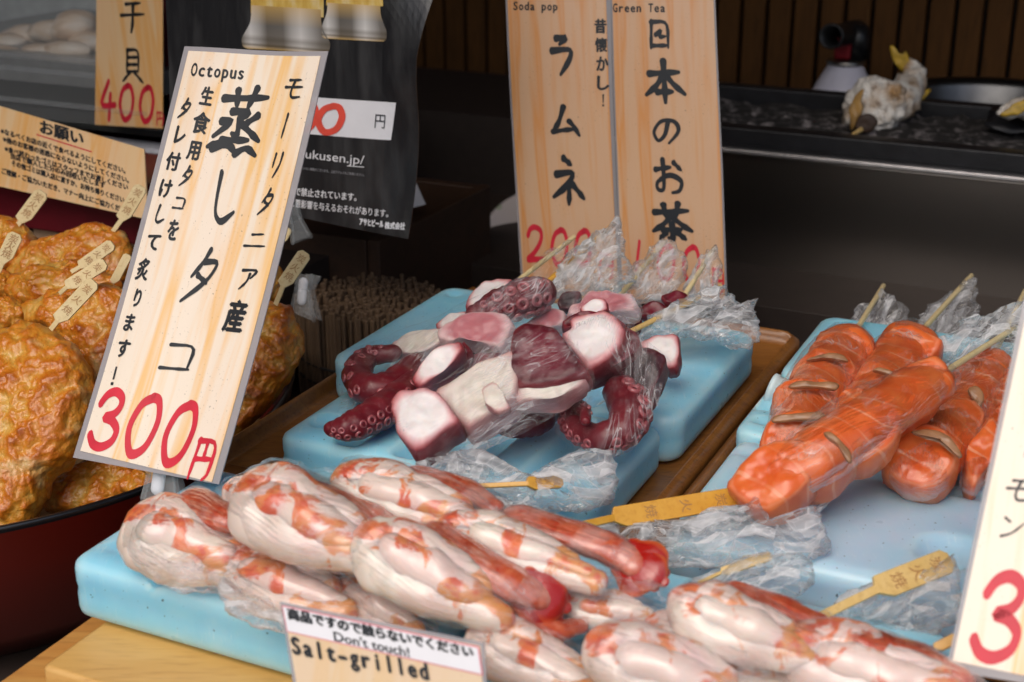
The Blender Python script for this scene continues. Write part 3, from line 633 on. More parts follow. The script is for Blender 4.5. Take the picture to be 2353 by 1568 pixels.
for zz in (-.036, -.052, -.095):
    MB().lathe(Vector((rc.x, rc.y, T + zz)), [(.0668, -.0012), (.0682, 0), (.0668, .0012)], n=72, cap=False).build('binding_thread', M['thread'], rt, True)

# ------------------------------------------------------------------ red bowl
bw = Vector((-.43, 1.02, T)); BR = .26
rt = empty('lacquer_bowl', zt(bw, -.125), 'large red lacquer bowl with black rim holding the fried fish cakes', 'bowl')
MB().lathe(zt(bw, 0), [(.17, -.125), (.20, -.123), (.235, -.09), (.252, -.03), (.2585, -.002)], n=96, cap=False).build('bowl_wall', M['lacq'], rt, True)
MB().lathe(zt(bw, 0), [(.2585, -.0022), (.2595, .0008), (.2585, .0024), (.256, .0024), (.2545, .0), (.246, -.03), (.2435, -.05)], n=96, cap=False).build('rim', M['lacq_rim'], rt, True)
mb = MB()
for i in range(-12, 13):
    x = i * .0195; h = math.sqrt(max(.232 ** 2 - x * x, 0)); 
    if h > .01: mb.box(zt(bw, -.05) + U * x, U * .0085, V * (h - .012), ZZ * .003)
mb.build('bamboo_grid', wood('dark bamboo grid', (.16, .09, .035), (.2, .12, .05), (.08, .04, .015), (9, 2, 9), .5, 6, A), rt, bevel=.001)
# pale wood blocks behind the bowl
for i, (x0, x1, y0, y1) in enumerate(((66, 138, 488, 552), (146, 205, 500, 560), (212, 262, 508, 566), (268, 330, 516, 572))):
    c = at((x0 + x1) / 2, (y0 + y1) / 2, 1.36); k_ = 1.36 / F
    o = boxm('wood_block', c + V * .05, U * (x1 - x0) * k_ * .54, V * .05, ZZ * (y1 - y0) * k_ * .56, M['blockwood'], None, .002)
    tag(o, ('pale wood block behind the bowl, leftmost of four', 'pale wood block behind the bowl, second from left', 'pale wood block behind the bowl, third from left', 'pale wood block behind the bowl, nearest the octopus sign')[i], 'block', 'pale wood blocks behind the bowl')
tag(boxm('block_shelf', at(200, 575, 1.36) + V * .06 - ZZ * .04, U * .2, V * .06, ZZ * .03, M['table']), 'dark shelf under the pale wood blocks', 'shelf')

# ------------------------------------------------------------------ showcase, upper left
sc_ = at(110, 300, 1.50)
rt = empty('display_case', sc_, 'glass fronted display case with shellfish at the upper left', 'display case')
def px_slab(name, x0, y0, x1, y1, d, dep, m, parent, bev=.001, dy=0):
    """block along U between two measured points at its front face"""
    pl = Plane(at(110, 150, d), V); a = pl.hit(x0, y0); b = pl.hit(x1, y1); c = (a + b) / 2; hu = abs((b - a).dot(U)) / 2; hz = abs(b.z - a.z) / 2
    return boxm(name, c + V * dep / 2, U * hu, V * dep / 2, ZZ * hz, m, parent, bev)
px_slab('base_rail', -300, 282, 372, 345, 1.468, .03, simple('white case rail', (.5, .51, .56), .4), rt, .006)
px_slab('case_back', -300, -200, 372, 250, 1.95, .01, simple('grey green case back', (.5, .52, .5), .6), rt)
a0 = at(372, 120, 1.46)
boxm('side_frame', Plane(a0, V).hit(388, 100) + V * .05, U * .008, V * .05, ZZ * .16, M['red_frame'], rt, .001)
pl = Plane(at(110, 150, 1.465), V)
sheet('glass_pane', pl.hit, [(-250, -150), (-250, 240)], [(374, -60), (374, 300)], M['glass'], rt, th=.003)
for y_, d_ in ((128, 1.47), (160, 1.472), (232, 1.475)):
    q = Plane(at(110, y_, d_), V).hit(60, y_); boxm('glass_rail', q, U * .16, V * .003, ZZ * .0022, M['clip'], rt, .0008)
px_slab('tray_floor', -300, 240, 372, 262, 1.50, .40, simple('black case floor', (.02, .022, .02), .5), rt)
px_slab('shelf', -300, 152, 372, 164, 1.50, .34, simple('grey case shelf', (.2, .2, .19), .3, coat=.3), rt)
rs = random.Random(5)
cl = [(15, 100, 48, 30, 1.6), (62, 78, 58, 30, 1.63), (118, 70, 55, 30, 1.62), (168, 60, 46, 42, 1.61), (150, 115, 60, 26, 1.57), (95, 118, 55, 22, 1.57), (30, 125, 55, 20, 1.56), (205, 100, 40, 35, 1.6)]
names = ['tan shellfish at the left edge of the display case', 'long tan shellfish second from the left in the case', 'pale long shellfish in the middle of the case', 'tall pinkish shellfish beside the price card', 'cream shellfish lying in front near the price card', 'orange tinged shellfish lying in front, middle of the case', 'brown shellfish lying in front at the left edge', 'shellfish half hidden by the price card']
for (x, y, w, h, d), lb in zip(cl, names):
    c = Plane(at(110, 150, d), V).hit(x, y + 2); k_ = d / F; vs = []; fs = []; n, mm = 20, 12
    a_ = rs.uniform(-.4, .4); w *= 1.25; h *= 1.4; y -= 4
    for i in range(mm + 1):
        t = math.pi * i / mm
        for q in range(n):
            f_ = 2 * math.pi * q / n; lx = math.cos(t) * w * k_; ly = math.sin(t) * math.cos(f_) * h * k_ * .8; lz = math.sin(t) * math.sin(f_) * h * k_ * .62
            p = c + U * (lx * math.cos(a_) - lz * math.sin(a_) * .3) + V * ly + ZZ * (lz + lx * math.sin(a_) * .3); p = p + (p - c) * .22 * fbm(p * 40, 2) ; vs.append(p)
    for i in range(mm):
        for q in range(n): fs.append((i * n + q, i * n + (q + 1) % n, (i + 1) * n + (q + 1) % n, (i + 1) * n + q))
    tag(mesh('shellfish', vs, fs, M['clam']), lb, 'shellfish', 'shellfish in the display case')
px_slab('red_shelf', -300, 335, 362, 402, 1.45, .25, M['red_frame'], None, .003); tag(bpy.data.objects['red_shelf'], 'dark red painted shelf below the display case', 'shelf')
a0 = at(200, 470, 1.31)
tag(boxm('red_counter', Plane(a0, V).hit(150, 470) + V * .05 - U * .1, U * .22, V * .05, ZZ * .030, M['red_frame'], None, .003), 'dark red counter edge below the notice board', 'counter')

# ================================================================== SIGNS
def sign_tag(rt): return rt
# --- octopus sign, 300 yen
NS = Vector((-.379, -.748, .544)); PL = Plane(at(169, 1052, .87), NS, lambda x, y: -.004 * math.sin((y - 110) / 318) + .0015 * math.sin((x + y * .26) / 60))
rt = empty('octopus_sign', PL.hit(336, 1083), 'tall leaning octopus price sign, 300 yen, in the front left', 'sign', 'wood grain price signs')
sheet('laminate', PL.hit, [(427, 109), (169, 1052)], [(755, 119), (505, 1114)], M['lam'], rt, th=.0008)
sheet('card', PL.hit, [(437, 120), (187, 1037)], [(738, 130), (489, 1109)], M['card'], rt, th=.00035, off=.0005)
off = .0005
ik = Ink(lambda x, y, l: PL.hit(x, y, l + off)); EY = (-.258, .966); EX = (.995, .09)
ik.mono('Octopus', (438, 176), (559, 181), 42, (.2, -.98), .02)
ik.glyph('蒸', 546, 274, 112, 155, EX, EY, 13)
ik.glyph('し', 505, 452, 56, 118, EX, (-.12, .99), 15)
ik.glyph('タ', 456, 629, 66, 124, EX, EY, 13); ik.glyph('コ', 405, 818, 72, 76, EX, EY, 12)
EX2 = (.99, .12)
for ch, x, y, w, h, sw in (('モ', 673, 203, 42, 50, 14), ('ー', 650, 287, 20, 52, 26), ('リ', 630, 376, 26, 56, 20), ('タ', 606, 460, 30, 60, 17), ('ニ', 580, 549, 48, 42, 15), ('ア', 564, 636, 42, 52, 15)):
    ik.glyph(ch, x, y, w, h, EX2, EY, sw)
ik.char('産', 533, 723, 50, 80, EX2, EY, .03)
for ch, x, y, w, h in (('生', 476, 221, 28, 44), ('食', 461, 282, 38, 52), ('用', 443, 345, 28, 45), ('タ', 426, 403, 24, 46), ('コ', 409, 465, 26, 32), ('を', 393, 526, 24, 50),
                       ('タ', 427, 250, 24, 44), ('レ', 414, 310, 24, 42), ('付', 396, 370, 32, 44), ('け', 378, 432, 28, 44), ('し', 364, 491, 24, 42), ('て', 348, 555, 30, 38), ('炙', 325, 617, 28, 54), ('り', 312, 683, 16, 44), ('ま', 294, 740, 22, 42), ('す', 281, 800, 28, 44)):
    if ch in G: ik.glyph(ch, x, y, w, h, EX2, EY, 18)
    else: ik.char(ch, x, y, w, h, EX2, EY, .028)
ik.put([(268, 842), (264, 842), (257, 872), (261, 872)], [(0, 1, 2, 3)], .0003); ik.put([(254, 878), (260, 878), (259, 885), (253, 885)], [(0, 1, 2, 3)], .0003)
ik.build('black_lettering', M['ink'], rt)
ik = Ink(lambda x, y, l: PL.hit(x, y, l + off))
ik.glyph('3', 248, 964, 70, 132, EX2, EY, 17, False); ik.glyph('0', 326, 978, 68, 140, EX2, EY, 17, False); ik.glyph('0', 407, 996, 70, 144, EX2, EY, 17, False); ik.glyph('円', 467, 1052, 56, 96, EX2, EY, 16)
ik.build('red_price', M['redink'], rt)
# --- soda and green tea signs
P2 = Plane(Vector((.009, 1.218, T)), Vector((-.33, -.93, .10)), lambda x, y: .005 * math.sin((y + 150) / 230) - .002 * ((x - 1290) / 110) ** 2)
rt = empty('soda_sign', P2.hit(1310, 700), 'soda pop price sign, left of the two upright signs at the back', 'sign', 'wood grain price signs')
sheet('laminate', P2.hit, [(1155, -120), (1162, 0), (1183, 380), (1197, 700)], [(1396, -120), (1404, 0), (1416, 380), (1424, 700)], M['lam'], rt, th=.0008)
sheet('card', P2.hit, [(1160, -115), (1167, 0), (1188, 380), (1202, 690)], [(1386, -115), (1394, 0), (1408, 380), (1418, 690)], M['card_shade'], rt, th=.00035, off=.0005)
ik = Ink(lambda x, y, l: P2.hit(x, y, l + .0005))
ik.mono('Soda pop', (1180, 23), (1286, 24), 27, bold=.02)
ik.glyph('ラ', 1297, 125, 66, 96, (1, .03), (.05, 1), 18); ik.glyph('ム', 1302, 277, 70, 70, (1, .03), (.05, 1), 19); ik.glyph('ネ', 1307, 415, 74, 105, (1, .03), (.05, 1), 18)
for ch, y, x in (('昔', 60, 1382), ('懐', 103, 1384), ('か', 146, 1387), ('し', 190, 1389)): ik.char(ch, x, y, 28, 34, bold=.03)
ik.put([(1387, 216), (1391, 216), (1390, 236), (1388, 236)], [(0, 1, 2, 3)], .0003); ik.put([(1387, 239), (1391, 239), (1391, 244), (1387, 244)], [(0, 1, 2, 3)], .0003)
ik.build('black_lettering', M['ink'], rt)
ik = Ink(lambda x, y, l: P2.hit(x, y, l + .0005))
ik.glyph('2', 1232, 562, 46, 80, (1, .06), (0, 1), 17, False); ik.glyph('0', 1286, 568, 42, 82, (1, .06), (0, 1), 17, False); ik.glyph('0', 1340, 570, 42, 82, (1, .06), (0, 1), 17, False); ik.glyph('円', 1392, 610, 36, 60, (1, .06), (0, 1), 13)
ik.build('red_price', M['redink'], rt)
rt = empty('green_tea_sign', P2.hit(1545, 700), 'green tea price sign, right of the two upright signs at the back', 'sign', 'wood grain price signs')
P3 = Plane(P2.hit(1405, 300, .0005), Vector((-.33, -.93, .13)), lambda x, y: .005 * math.sin((y + 250) / 260) - .002 * ((x - 1535) / 120) ** 2)
sheet('laminate', P3.hit, [(1398, -120), (1405, 0), (1417, 380), (1425, 700)], [(1640, -120), (1645, 0), (1661, 380), (1669, 700)], M['lam'], rt, th=.0008)
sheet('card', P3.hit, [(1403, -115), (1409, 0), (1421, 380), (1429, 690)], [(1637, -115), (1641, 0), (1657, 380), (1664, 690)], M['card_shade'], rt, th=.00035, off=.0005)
ik = Ink(lambda x, y, l: P3.hit(x, y, l + .0005))
ik.mono('Green Tea', (1409, 28), (1533, 28), 28, bold=.02)
for ch, x, y, w, h in (('日', 1518, 78, 50, 64), ('本', 1531, 187, 84, 92), ('の', 1534, 300, 58, 56), ('お', 1539, 405, 60, 76), ('茶', 1545, 511, 84, 86)): ik.glyph(ch, x, y, w * 1.04, h * 1.02, (1, .03), (.04, 1), 18)
ik.build('black_lettering', M['ink'], rt)
ik = Ink(lambda x, y, l: P3.hit(x, y, l + .0005))
ik.glyph('1', 1464, 590, 34, 70, (1, .06), (0, 1), 18, False); ik.glyph('0', 1530, 605, 44, 80, (1, .06), (0, 1), 17, False); ik.glyph('0', 1588, 608, 42, 82, (1, .06), (0, 1), 17, False); ik.glyph('円', 1648, 645, 30, 60, (1, .06), (0, 1), 13)
ik.build('red_price', M['redink'], rt)
# --- 400 yen card on the display case
P4 = Plane(Plane(at(110, 150, 1.465), V).hit(300, 150) - V * .006, V * -1)
rt = empty('shellfish_sign', P4.hit(300, 290), 'shellfish price card, 400 yen, fixed to the display case', 'sign', 'wood grain price signs')
sheet('card', P4.hit, [(222, -90), (221, 100), (218, 287)], [(374, -90), (374, 100), (374, 296)], M['card_req'], rt, th=.0008)
ik = Ink(lambda x, y, l: P4.hit(x, y, l))
ik.glyph('干', 305, 38, 54, 64, sw=14); ik.glyph('貝', 305, 149, 50, 76, (1, .02), (0, 1), 12)
ik.build('black_lettering', M['ink'], rt)
ik = Ink(lambda x, y, l: P4.hit(x, y, l))
ik.glyph('4', 246, 230, 40, 86, (1, .06), (0, 1), 17, False); ik.glyph('0', 291, 236, 36, 80, (1, .06), (0, 1), 18, False); ik.glyph('0', 337, 240, 36, 80, (1, .06), (0, 1), 18, False); ik.glyph('円', 368, 272, 18, 32, sw=16)
ik.build('red_price', M['redink'], rt)
# --- request notice
P5 = Plane(at(160, 380, 1.27), Vector((-.40, -.86, .35)))
rt = empty('request_notice', P5.hit(170, 480), 'orange notice board with black Japanese request text at the left', 'sign')
sheet('card', P5.hit, [(-120, 208), (-120, 402)], [(331, 343), (340, 505)], M['card_req'], rt, th=.0012)
ik = Ink(lambda x, y, l: P5.hit(x, y, l))
ik.line('お願い', (92, 303), (193, 333), 34, (-.02, -1), .03)
for t_, a_, b_ in (('※なるべくお店の近くで食べるようにしてください。', (2, 306), (289, 399)), ('※他のお客様の迷惑にならないようにしてください。', (7, 325), (297, 421)), ('※食べ終わったゴミはスタッフまでお渡しください', (11, 347), (295, 437)), ('当店で購入した分のみ回収いたします', (24, 363), (242, 433)), ('その他ゴミは購入店に渡すか、お持ち帰りください', (27, 380), (286, 466)), ('ご理解・ご協力いただき、マナー向上にご協力ください', (4, 398), (300, 493))):
    ik.line(t_, a_, b_, 15, (0, -1), .035)
ik.build('black_lettering', M['ink'], rt)
ik = Ink(lambda x, y, l: P5.hit(x, y, l)); ik.poly([(84, 308), (211, 348), (211, 351), (84, 311)]); ik.build('red_underline', M['redink'], rt)
# --- black beer poster
P6 = Plane(at(800, 300, 1.16), Vector((-.40, -.90, .06)))
def bend(x, y, l):
    w = .006 * math.sin((x - 600) / 130 + y / 300) * max(0, (x - 560) / 400) + .010 * max(0, (x - 880) / 100) * math.sin(y / 90.)
    return P6.hit(x, y, w + l)
rt = empty('beer_poster', P6.hit(760, 520), 'black hanging poster with beer glasses behind the octopus sign', 'poster')
k = NT('black glossy poster'); o = k.obj(); f = k.noise(k.map(o, (6, 6, 1.5)), 9, 4)
k.P(Base__Color=k.mix(k.ramp(f, (.45, 0), (.75, 1)), (.014, .014, .016), (.05, .05, .052)), Roughness=.3, Normal=k.bump(k.noise(k.map(o, (5, 5, 1)), 12, 3), .3, .004)); M['poster'] = k.m
sheet('sheet', bend, [(372, -160), (388, 150), (395, 432)], [(1010, -160), (995, 0), (968, 130), (958, 280), (944, 400), (930, 553)], M['poster'], rt, th=.0006, rows=34, cols=34)
def print_mat(name, *stops, scale=(1, 60, 1)):
    k = NT(name); f = k.noise(k.map(k.uv(), scale), 6, 3, .55); k.P(Base__Color=k.ramp(f, *stops), Roughness=.35); return k.m
gl = print_mat('printed glass base', (.32, (.16, .15, .14)), (.45, (.40, .37, .35)), (.58, (.62, .59, .57)), (.68, (.44, .39, .30)), (.8, (.25, .22, .2)), scale=(16, 9, 1))
br = print_mat('printed beer', (.3, (.50, .27, .03)), (.5, (.66, .46, .12)), (.7, (.72, .63, .42)), scale=(14, 5, 1))
lg = lambda x, y, l: bend(x, y, l + .0003)
sheet('printed_beer', lg, [(575, -160), (577, 30)], [(748, -160), (748, 40)], br, rt, th=.0002, rows=6, cols=8)
sheet('printed_beer', lg, [(752, -160), (754, 12)], [(885, -160), (886, 14)], br, rt, th=.0002, rows=6, cols=8)
lg2 = lambda x, y, l: bend(x, y, l + .0005)
k = NT('printed glass foot'); gc_ = k.n('SeparateXYZ', Vector=k.n('TexCoord').outputs['Generated'])
hx = k.ramp(gc_.outputs[0], (0, .14), (.05, .5), (.11, .74), (.2, .48), (.30, .13), (.48, .16), (.58, .5), (.68, .74), (.78, .48), (.9, .2), (1, .12))
hz = k.ramp(gc_.outputs[2], (0, .5), (.05, .95), (.10, .30), (.15, .8), (.24, .55), (.34, .9), (.6, .75), (1, 1))
am = k.ramp(gc_.outputs[2], (.0, 1), (.09, .15), (.2, .1), (.55, .05), (.8, .5), (1, .9))
gb = k.mix(1.0, hx, hz, 'MULTIPLY'); k.P(Base__Color=k.mix(k.math('MULTIPLY', am, .7), gb, (.66, .40, .08)), Roughness=.35)
def pglass(L, R_, y0, yw, yb, fl):
    cur = [(0, y0), (0, (y0 + yw) / 2), (fl * .12, yw), (fl * .5, yw + (yb - yw) * .28), (fl * .92, yw + (yb - yw) * .55), (fl, yw + (yb - yw) * .74), (fl * .85, yb - 5), (fl * .4, yb)]
    pv = [v for v in catmull([Vector((x, y, 0)) for x, y in cur], 5)]; sl_ = .06
    sheet('printed_glass', lg2, [(L - v.x, v.y) for v in pv], [(R_ + v.x, v.y + (R_ - L) * sl_) for v in pv], k.m, rt, th=.0002, rows=30, cols=10)
pglass(578, 742, 12, 52, 112, 22); pglass(757, 880, 6, 30, 88, 15)
sheet('price_strip', lg, [(640, 217), (625, 300)], [(912, 236), (896, 323)], M['white'], rt, th=.0002, rows=4, cols=14)
ink6 = lambda: Ink(lambda x, y, l: bend(x, y, l + .0006))
ik = ink6(); ik.glyph('0', 763, 273, 66, 62, (.98, .05), (-.1, 1), 24, False); ik.glyph('0', 705, 268, 62, 62, (.98, .05), (-.1, 1), 24, False); ik.build('marker_price', M['redpale'], rt)
ik = ink6(); ik.char('円', 875, 279, 22, 31, (1, .1), (-.1, 1), .0); ik.build('yen_mark', M['ink'], rt)
ik = ink6()
ik.line('http://jukusen.jp/', (618, 352), (838, 378), 29, (.08, -1), .002); ik.poly([(640, 368), (838, 383), (838, 385), (640, 370)])
ik.line('飲酒は法律で禁止されています。', (605, 438), (820, 461), 20, (.06, -1), .02); ik.line('胎児・乳児の発育に悪影響を与えるおそれがあります。', (560, 458), (888, 500), 20, (.06, -1), .012)
ik.line('アサヒビール', (825, 516), (878, 524), 18, (.06, -1), .05); ik.line('株式会社', (880, 526), (923, 530), 17, (.06, -1), .04)
ik.build('white_lettering', M['whiteink'], rt)
ik = ink6(); ik.line('登録していない機種がございます。上記アドレスをご利用ください。', (680, 386), (838, 405), 7, (.06, -1), .02); ik.build('grey_lettering', M['greyink'], rt)
# --- salt-grilled sign at the bottom
P7 = Plane(at(645, 1385, .655), Vector((-.40, -.80, .45)))
rt = empty('salt_grilled_sign', P7.hit(880, 1640), 'low tan sign reading Salt-grilled with a white do not touch strip', 'sign', 'wood grain price signs')
sheet('laminate', P7.hit, [(643, 1383), (688, 1660)], [(1112, 1477), (1128, 1760)], M['lam'], rt, th=.0008)
sheet('card', P7.hit, [(652, 1393), (696, 1650)], [(1104, 1485), (1120, 1750)], M['card_salt'], rt, th=.0003, off=.0004)
l7 = lambda x, y, l: P7.hit(x, y, l + .0008)
sheet('warning_strip', lambda x, y, l: P7.hit(x, y, l + .00065), [(649, 1391), (661, 1452)], [(1102, 1486), (1111, 1553)], M['pinkline'], rt, th=.0002, rows=3, cols=6)
sheet('strip_paper', lambda x, y, l: P7.hit(x, y, l + .0008), [(652, 1394), (663, 1450)], [(1099, 1489), (1108, 1549)], M['white'], rt, th=.00012, rows=3, cols=6)
ik = Ink(l7); ik.line('商品ですので触らないでください', (664, 1420), (1092, 1510), 29, (-.15, -.98), .045); ik.line("Don't touch!", (771, 1472), (945, 1510), 31, (-.15, -.98), .015)
ik.mono('Salt-grilled', (672, 1500), (992, 1563), 56, (-.15, -.98), .032); ik.build('black_lettering', M['ink'], rt)
# --- salmon sign at the right edge
P8 = Plane(at(2178, 1542, .62), Vector((-.37, -.76, .53)))
rt = empty('salmon_sign', P8.hit(2330, 1560), 'leaning price sign cut off by the right edge, red numeral 3', 'sign', 'wood grain price signs')
sheet('laminate', P8.hit, [(2392, 500), (2174, 1540)], [(2740, 500), (2560, 1606)], M['lam'], rt, th=.0008)
sheet('card', P8.hit, [(2403, 510), (2189, 1519)], [(2728, 510), (2548, 1592)], M['card'], rt, th=.00035, off=.0005)
ik = Ink(lambda x, y, l: P8.hit(x, y, l + .0005)); 
for ch, x, y, w, h in (('モ', 2343, 1128, 62, 56), ('ン', 2328, 1212, 52, 52), ('ー', 2362, 1020, 22, 60), ('サ', 2400, 860, 52, 60)):
    if ch in G: ik.glyph(ch, x, y, w, h, (.99, .12), (-.22, .97), 13)
    else: ik.char(ch, x, y, w, h, (.99, .12), (-.22, .97), .03)
ik.build('black_lettering', M['ink'], rt)
ik = Ink(lambda x, y, l: P8.hit(x, y, l + .0005)); ik.glyph('3', 2300, 1418, 120, 192, (.99, .12), (-.22, .97), 17, False); ik.glyph('0', 2440, 1440, 100, 195, (.99, .12), (-.22, .97), 14, False)
ik.build('red_price', M['redink'], rt)
# --- clear clips
def clip(name, pts, d, label, insert=None, base=None):
    """clear jaw clip: two bent walls joined by a hinge block, white peg inside"""
    c = at(*pts[-1], d); rt = empty(name, c, label, 'clip', 'clear sign clips'); pl = Plane(c, NS if base is None else base)
    L = [pl.hit(x, y) for x, y in pts]                      # TL TR waistR waistL footL footR
    for lift in (.006, -.006):
        mb = MB(); t = pl.n * .0011; q = [p + pl.n * (lift * s_) for p, s_ in zip(L, (1.3, 1.3, .55, .55, 1.1, 1.1))]
        for a, b, c_, d_ in ((0, 1, 2, 3), (3, 2, 5, 4)):
            v = [q[a] - t, q[b] - t, q[c_] - t, q[d_] - t, q[a] + t, q[b] + t, q[c_] + t, q[d_] + t]
            mb.add(v, [(0, 1, 2, 3), (4, 7, 6, 5), (0, 4, 5, 1), (1, 5, 6, 2), (2, 6, 7, 3), (3, 7, 4, 0)])
        mb.build('jaw', M['clip'], rt, bevel=.0006)
    for a, b in ((0, 3), (1, 2), (3, 4), (2, 5)):
        tube('rib', [L[a] + pl.n * .004, L[b] + pl.n * .004], [.0016, .0016], M['clip'], rt, n=8)
    if insert:
        a = pl.hit(*insert[0]); b = pl.hit(*insert[1]); tube('peg', [a, b], [.0042, .0042], M['white'], rt, n=12, flat=.6)
    return rt
clip('sign_clip', [(352, 1006), (438, 1030), (408, 1075), (357, 1062), (338, 1150), (420, 1165)], .845, 'clear clip with white peg holding the octopus sign', ((366, 1092), (362, 1122)))
clip('sign_clip', [(690, 628), (724, 634), (716, 668), (688, 664), (676, 715), (728, 737)], 1.14, 'lower clear clip with white peg right of the octopus sign', ((697, 650), (693, 690)), Vector((-.5, -.8, .3)))
clip('sign_clip', [(655, 476), (682, 470), (690, 505), (668, 512), (672, 560), (713, 545)], 1.12, 'upper clear clip under the black poster', None, Vector((.2, -.9, .4)))

# ================================================================== ICE PACKS AND TRAYS
OC = Vector((-.007, .981, T))                       # reference point of the two trays, axes U and V
oz = lambda u, v, z=0: OC + U * u + V * v + ZZ * z
def dimple(x, y, cx, cy, r, dep): q = math.hypot(x - cx, y - cy) / r; return -dep * max(0, 1 - q ** 4) if q < 1 else 0
def groove(x, c, w, dep): q = abs(x - c) / w; return -dep * (1 - q * q) ** 2 if q < 1 else 0
def tray(name, u, v, hu, hv, lab):
    def top(x, y):
        e = min(hu - abs(x), hv - abs(y)); return -.0115 * min(1, max(0, (e - .007) / .004))
    o = rbox(name, oz(u, v, .0005), hu, hv, .010, .02, M['tray'], None, top, 110, 130, 4, rz=.003); tag(o, lab, 'tray', 'wooden trays')
tray('wooden_tray', .0225, 0, .1525, .208, 'brown wooden tray under the octopus skewers')
tray('wooden_tray', .334, -.008, .155, .214, 'brown wooden tray under the salmon skewers')
def ice(u, v, hu, hv, hz, z, lab, top=None, m='ice', r=.012, sub=(64, 48), rz=.007):
    o = rbox('ice_pack', oz(u, v, z), hu, hv, hz, r, M[m], None, top, sub[0], sub[1], 10, rz=rz, seam=.0005); tag(o, lab, 'ice pack', 'blue ice packs'); return o
def oct_front(x, y): return sum(groove(x, c, .011, .009) * (1 if abs(y) < .05 else max(0, 1 - (abs(y) - .05) / .006)) for c in (-.062, -.020, .024, .066)) + dimple(x, y, .012, -.030, .0085, .006) + dimple(x, y, .088, .03, .008, .005) + dimple(x, y, -.092, -.03, .012, .004)
def oct_rear(x, y): return dimple(x, y, -.115, .07, .008, .003) + dimple(x, y, .04, -.02, .012, .004) + groove(x, -.07, .010, .008) + groove(x, 0, .010, .008) + groove(x, .07, .010, .008) + dimple(x, y, .10, -.06, .012, .004)
ice(.039, -.128, .112, .0605, .0165, .009, 'blue ice pack with long grooves under the front of the octopus skewers', oct_front)
ice(.024, .028, .135, .094, .0190, .009, 'thicker blue ice pack under the rear of the octopus skewers', oct_rear, r=.016)
def shr_top(x, y): return groove(x, -.052, .0045, .0045) + groove(x, .0, .0045, .0045) + groove(x, .052, .0045, .0045) + dimple(x, y, -.088, .03, .007, .002) + dimple(x, y, -.094, -.045, .006, .0015)
ice(.026, -.304, .112, .066, .0190, .0005, 'blue ice pack under the left shrimp pile, front left corner on the yellow board', shr_top, r=.011)
ice(.254, -.304, .112, .066, .0190, .0005, 'blue ice pack under the right shrimp pile behind the Salt-grilled sign', shr_top, r=.011)
def sal_front(x, y): return dimple(x, y, .016, -.025, .020, .007) + groove(y, .05, .008, .002)
ice(.334, -.137, .134, .073, .0165, .009, 'pale lavender blue ice pack with a round hollow in front of the salmon', sal_front, 'ice_pale', r=.010)
def sal_mid(x, y): return dimple(x, y, -.118, .028, .007, .004) + dimple(x, y, -.118, -.030, .007, .004) - .008 * max(0, min(1, 1 - abs(y) / .014)) * (1 if x < -.1 else 0)
ice(.328, -.010, .134, .049, .0180, .009, 'blue ice pack with two corner hollows under the middle of the salmon', sal_mid, r=.012)
def sal_rear(x, y): return dimple(x, y, -.11, .045, .008, .003) + groove(x, -.06, .007, .004) + groove(x, .02, .007, .004)
ice(.328, .116, .134, .068, .0190, .009, 'blue ice pack behind the salmon, back corner at the grill', sal_rear, r=.014)
# screw cap of the middle pack
cc_ = on(1800, 905, .045); mb = MB(); vs = []
prof = [(.0005, -.012), (.0098, -.012), (.0104, -.011), (.0104, .006), (.0112, .0065), (.0112, .0095), (.0095, .0105), (.0005, .0105)]
mb.lathe(cc_, prof, U * -1 + ZZ * .25, 48)
for i, v in enumerate(mb.v):
    if 48 <= i < 48 * 4 and i % 2: mb.v[i] = cc_ + (v - cc_) * .965
tag(mb.build('screw_cap', M['cap'], None, True), 'ribbed white screw cap at the left of the salmon ice packs', 'cap')

# ================================================================== FOOD
def facing(p): return ((C0 - p).normalized() + ZZ * .25).normalized()
def paddle(rt, a, b, w, d, m, neck=None, dn=None, txt=True, db=None, nw=.36, name='stick'):
    """flat bamboo skewer with a wide branded handle: a shoulder end, b free end (measured), w handle width"""
    pa = at(*a, d); pb = at(*b, db or d); e = (pb - pa); L = e.length; e = e / L; n = facing(pa); s = n.cross(e).normalized(); n = e.cross(s)
    k_ = d / F; hw = w * k_ / 2; t = n * .0014
    pts = [(-hw * nw, -.0 - .30 * hw), (-hw * .8, .5 * hw), (-hw, .9 * hw), (-hw, L - .5 * hw), (-hw * .55, L), (hw * .55, L), (hw, L - .5 * hw), (hw, .0), (hw * nw, -.30 * hw)]
    mb = MB(); N = len(pts); q = [pa + s * x + e * y for x, y in pts]; mb.add([p + t for p in q] + [p - t for p in q], [tuple(range(N)), tuple(range(2 * N - 1, N - 1, -1))] + [(i, (i + 1) % N, N + (i + 1) % N, N + i) for i in range(N)])
    if neck:
        pn = at(*neck, dn or d); en = (pa - pn); c = (pa - e * hw * .2 + pn) / 2; mb.box(c, en / 2, s * hw * nw * .97, n * .00125)
    o = mb.build(name, m, rt, bevel=.0004)
    if txt:
        vs = []; fs = []; z = n * .00165; c3 = '炭火焼'; step = L * .27
        for i, ch in enumerate(c3):
            gv, gf = fontmesh(ch, .0); x0 = min(v.x for v in gv); x1 = max(v.x for v in gv); y0 = min(v.y for v in gv); y1 = max(v.y for v in gv); h = hw * 1.2; c = pa + e * (L * .80 - i * step)
            b_ = len(vs); vs += [c + s * ((v.x - (x0 + x1) / 2) / (x1 - x0) * h * -1) * -1 * -1 + e * ((v.y - (y0 + y1) / 2) / (y1 - y0) * h) + z for v in gv]; fs += [tuple(j + b_ for j in f) for f in gf]
        mesh('branded_mark', vs, fs, M['brand'], o, False)
    return o
def c2(*pts): return [(x * .513, 459.6 + y * .513) for x, y in pts]
GF = 'fried fish cakes on sticks in the red bowl'
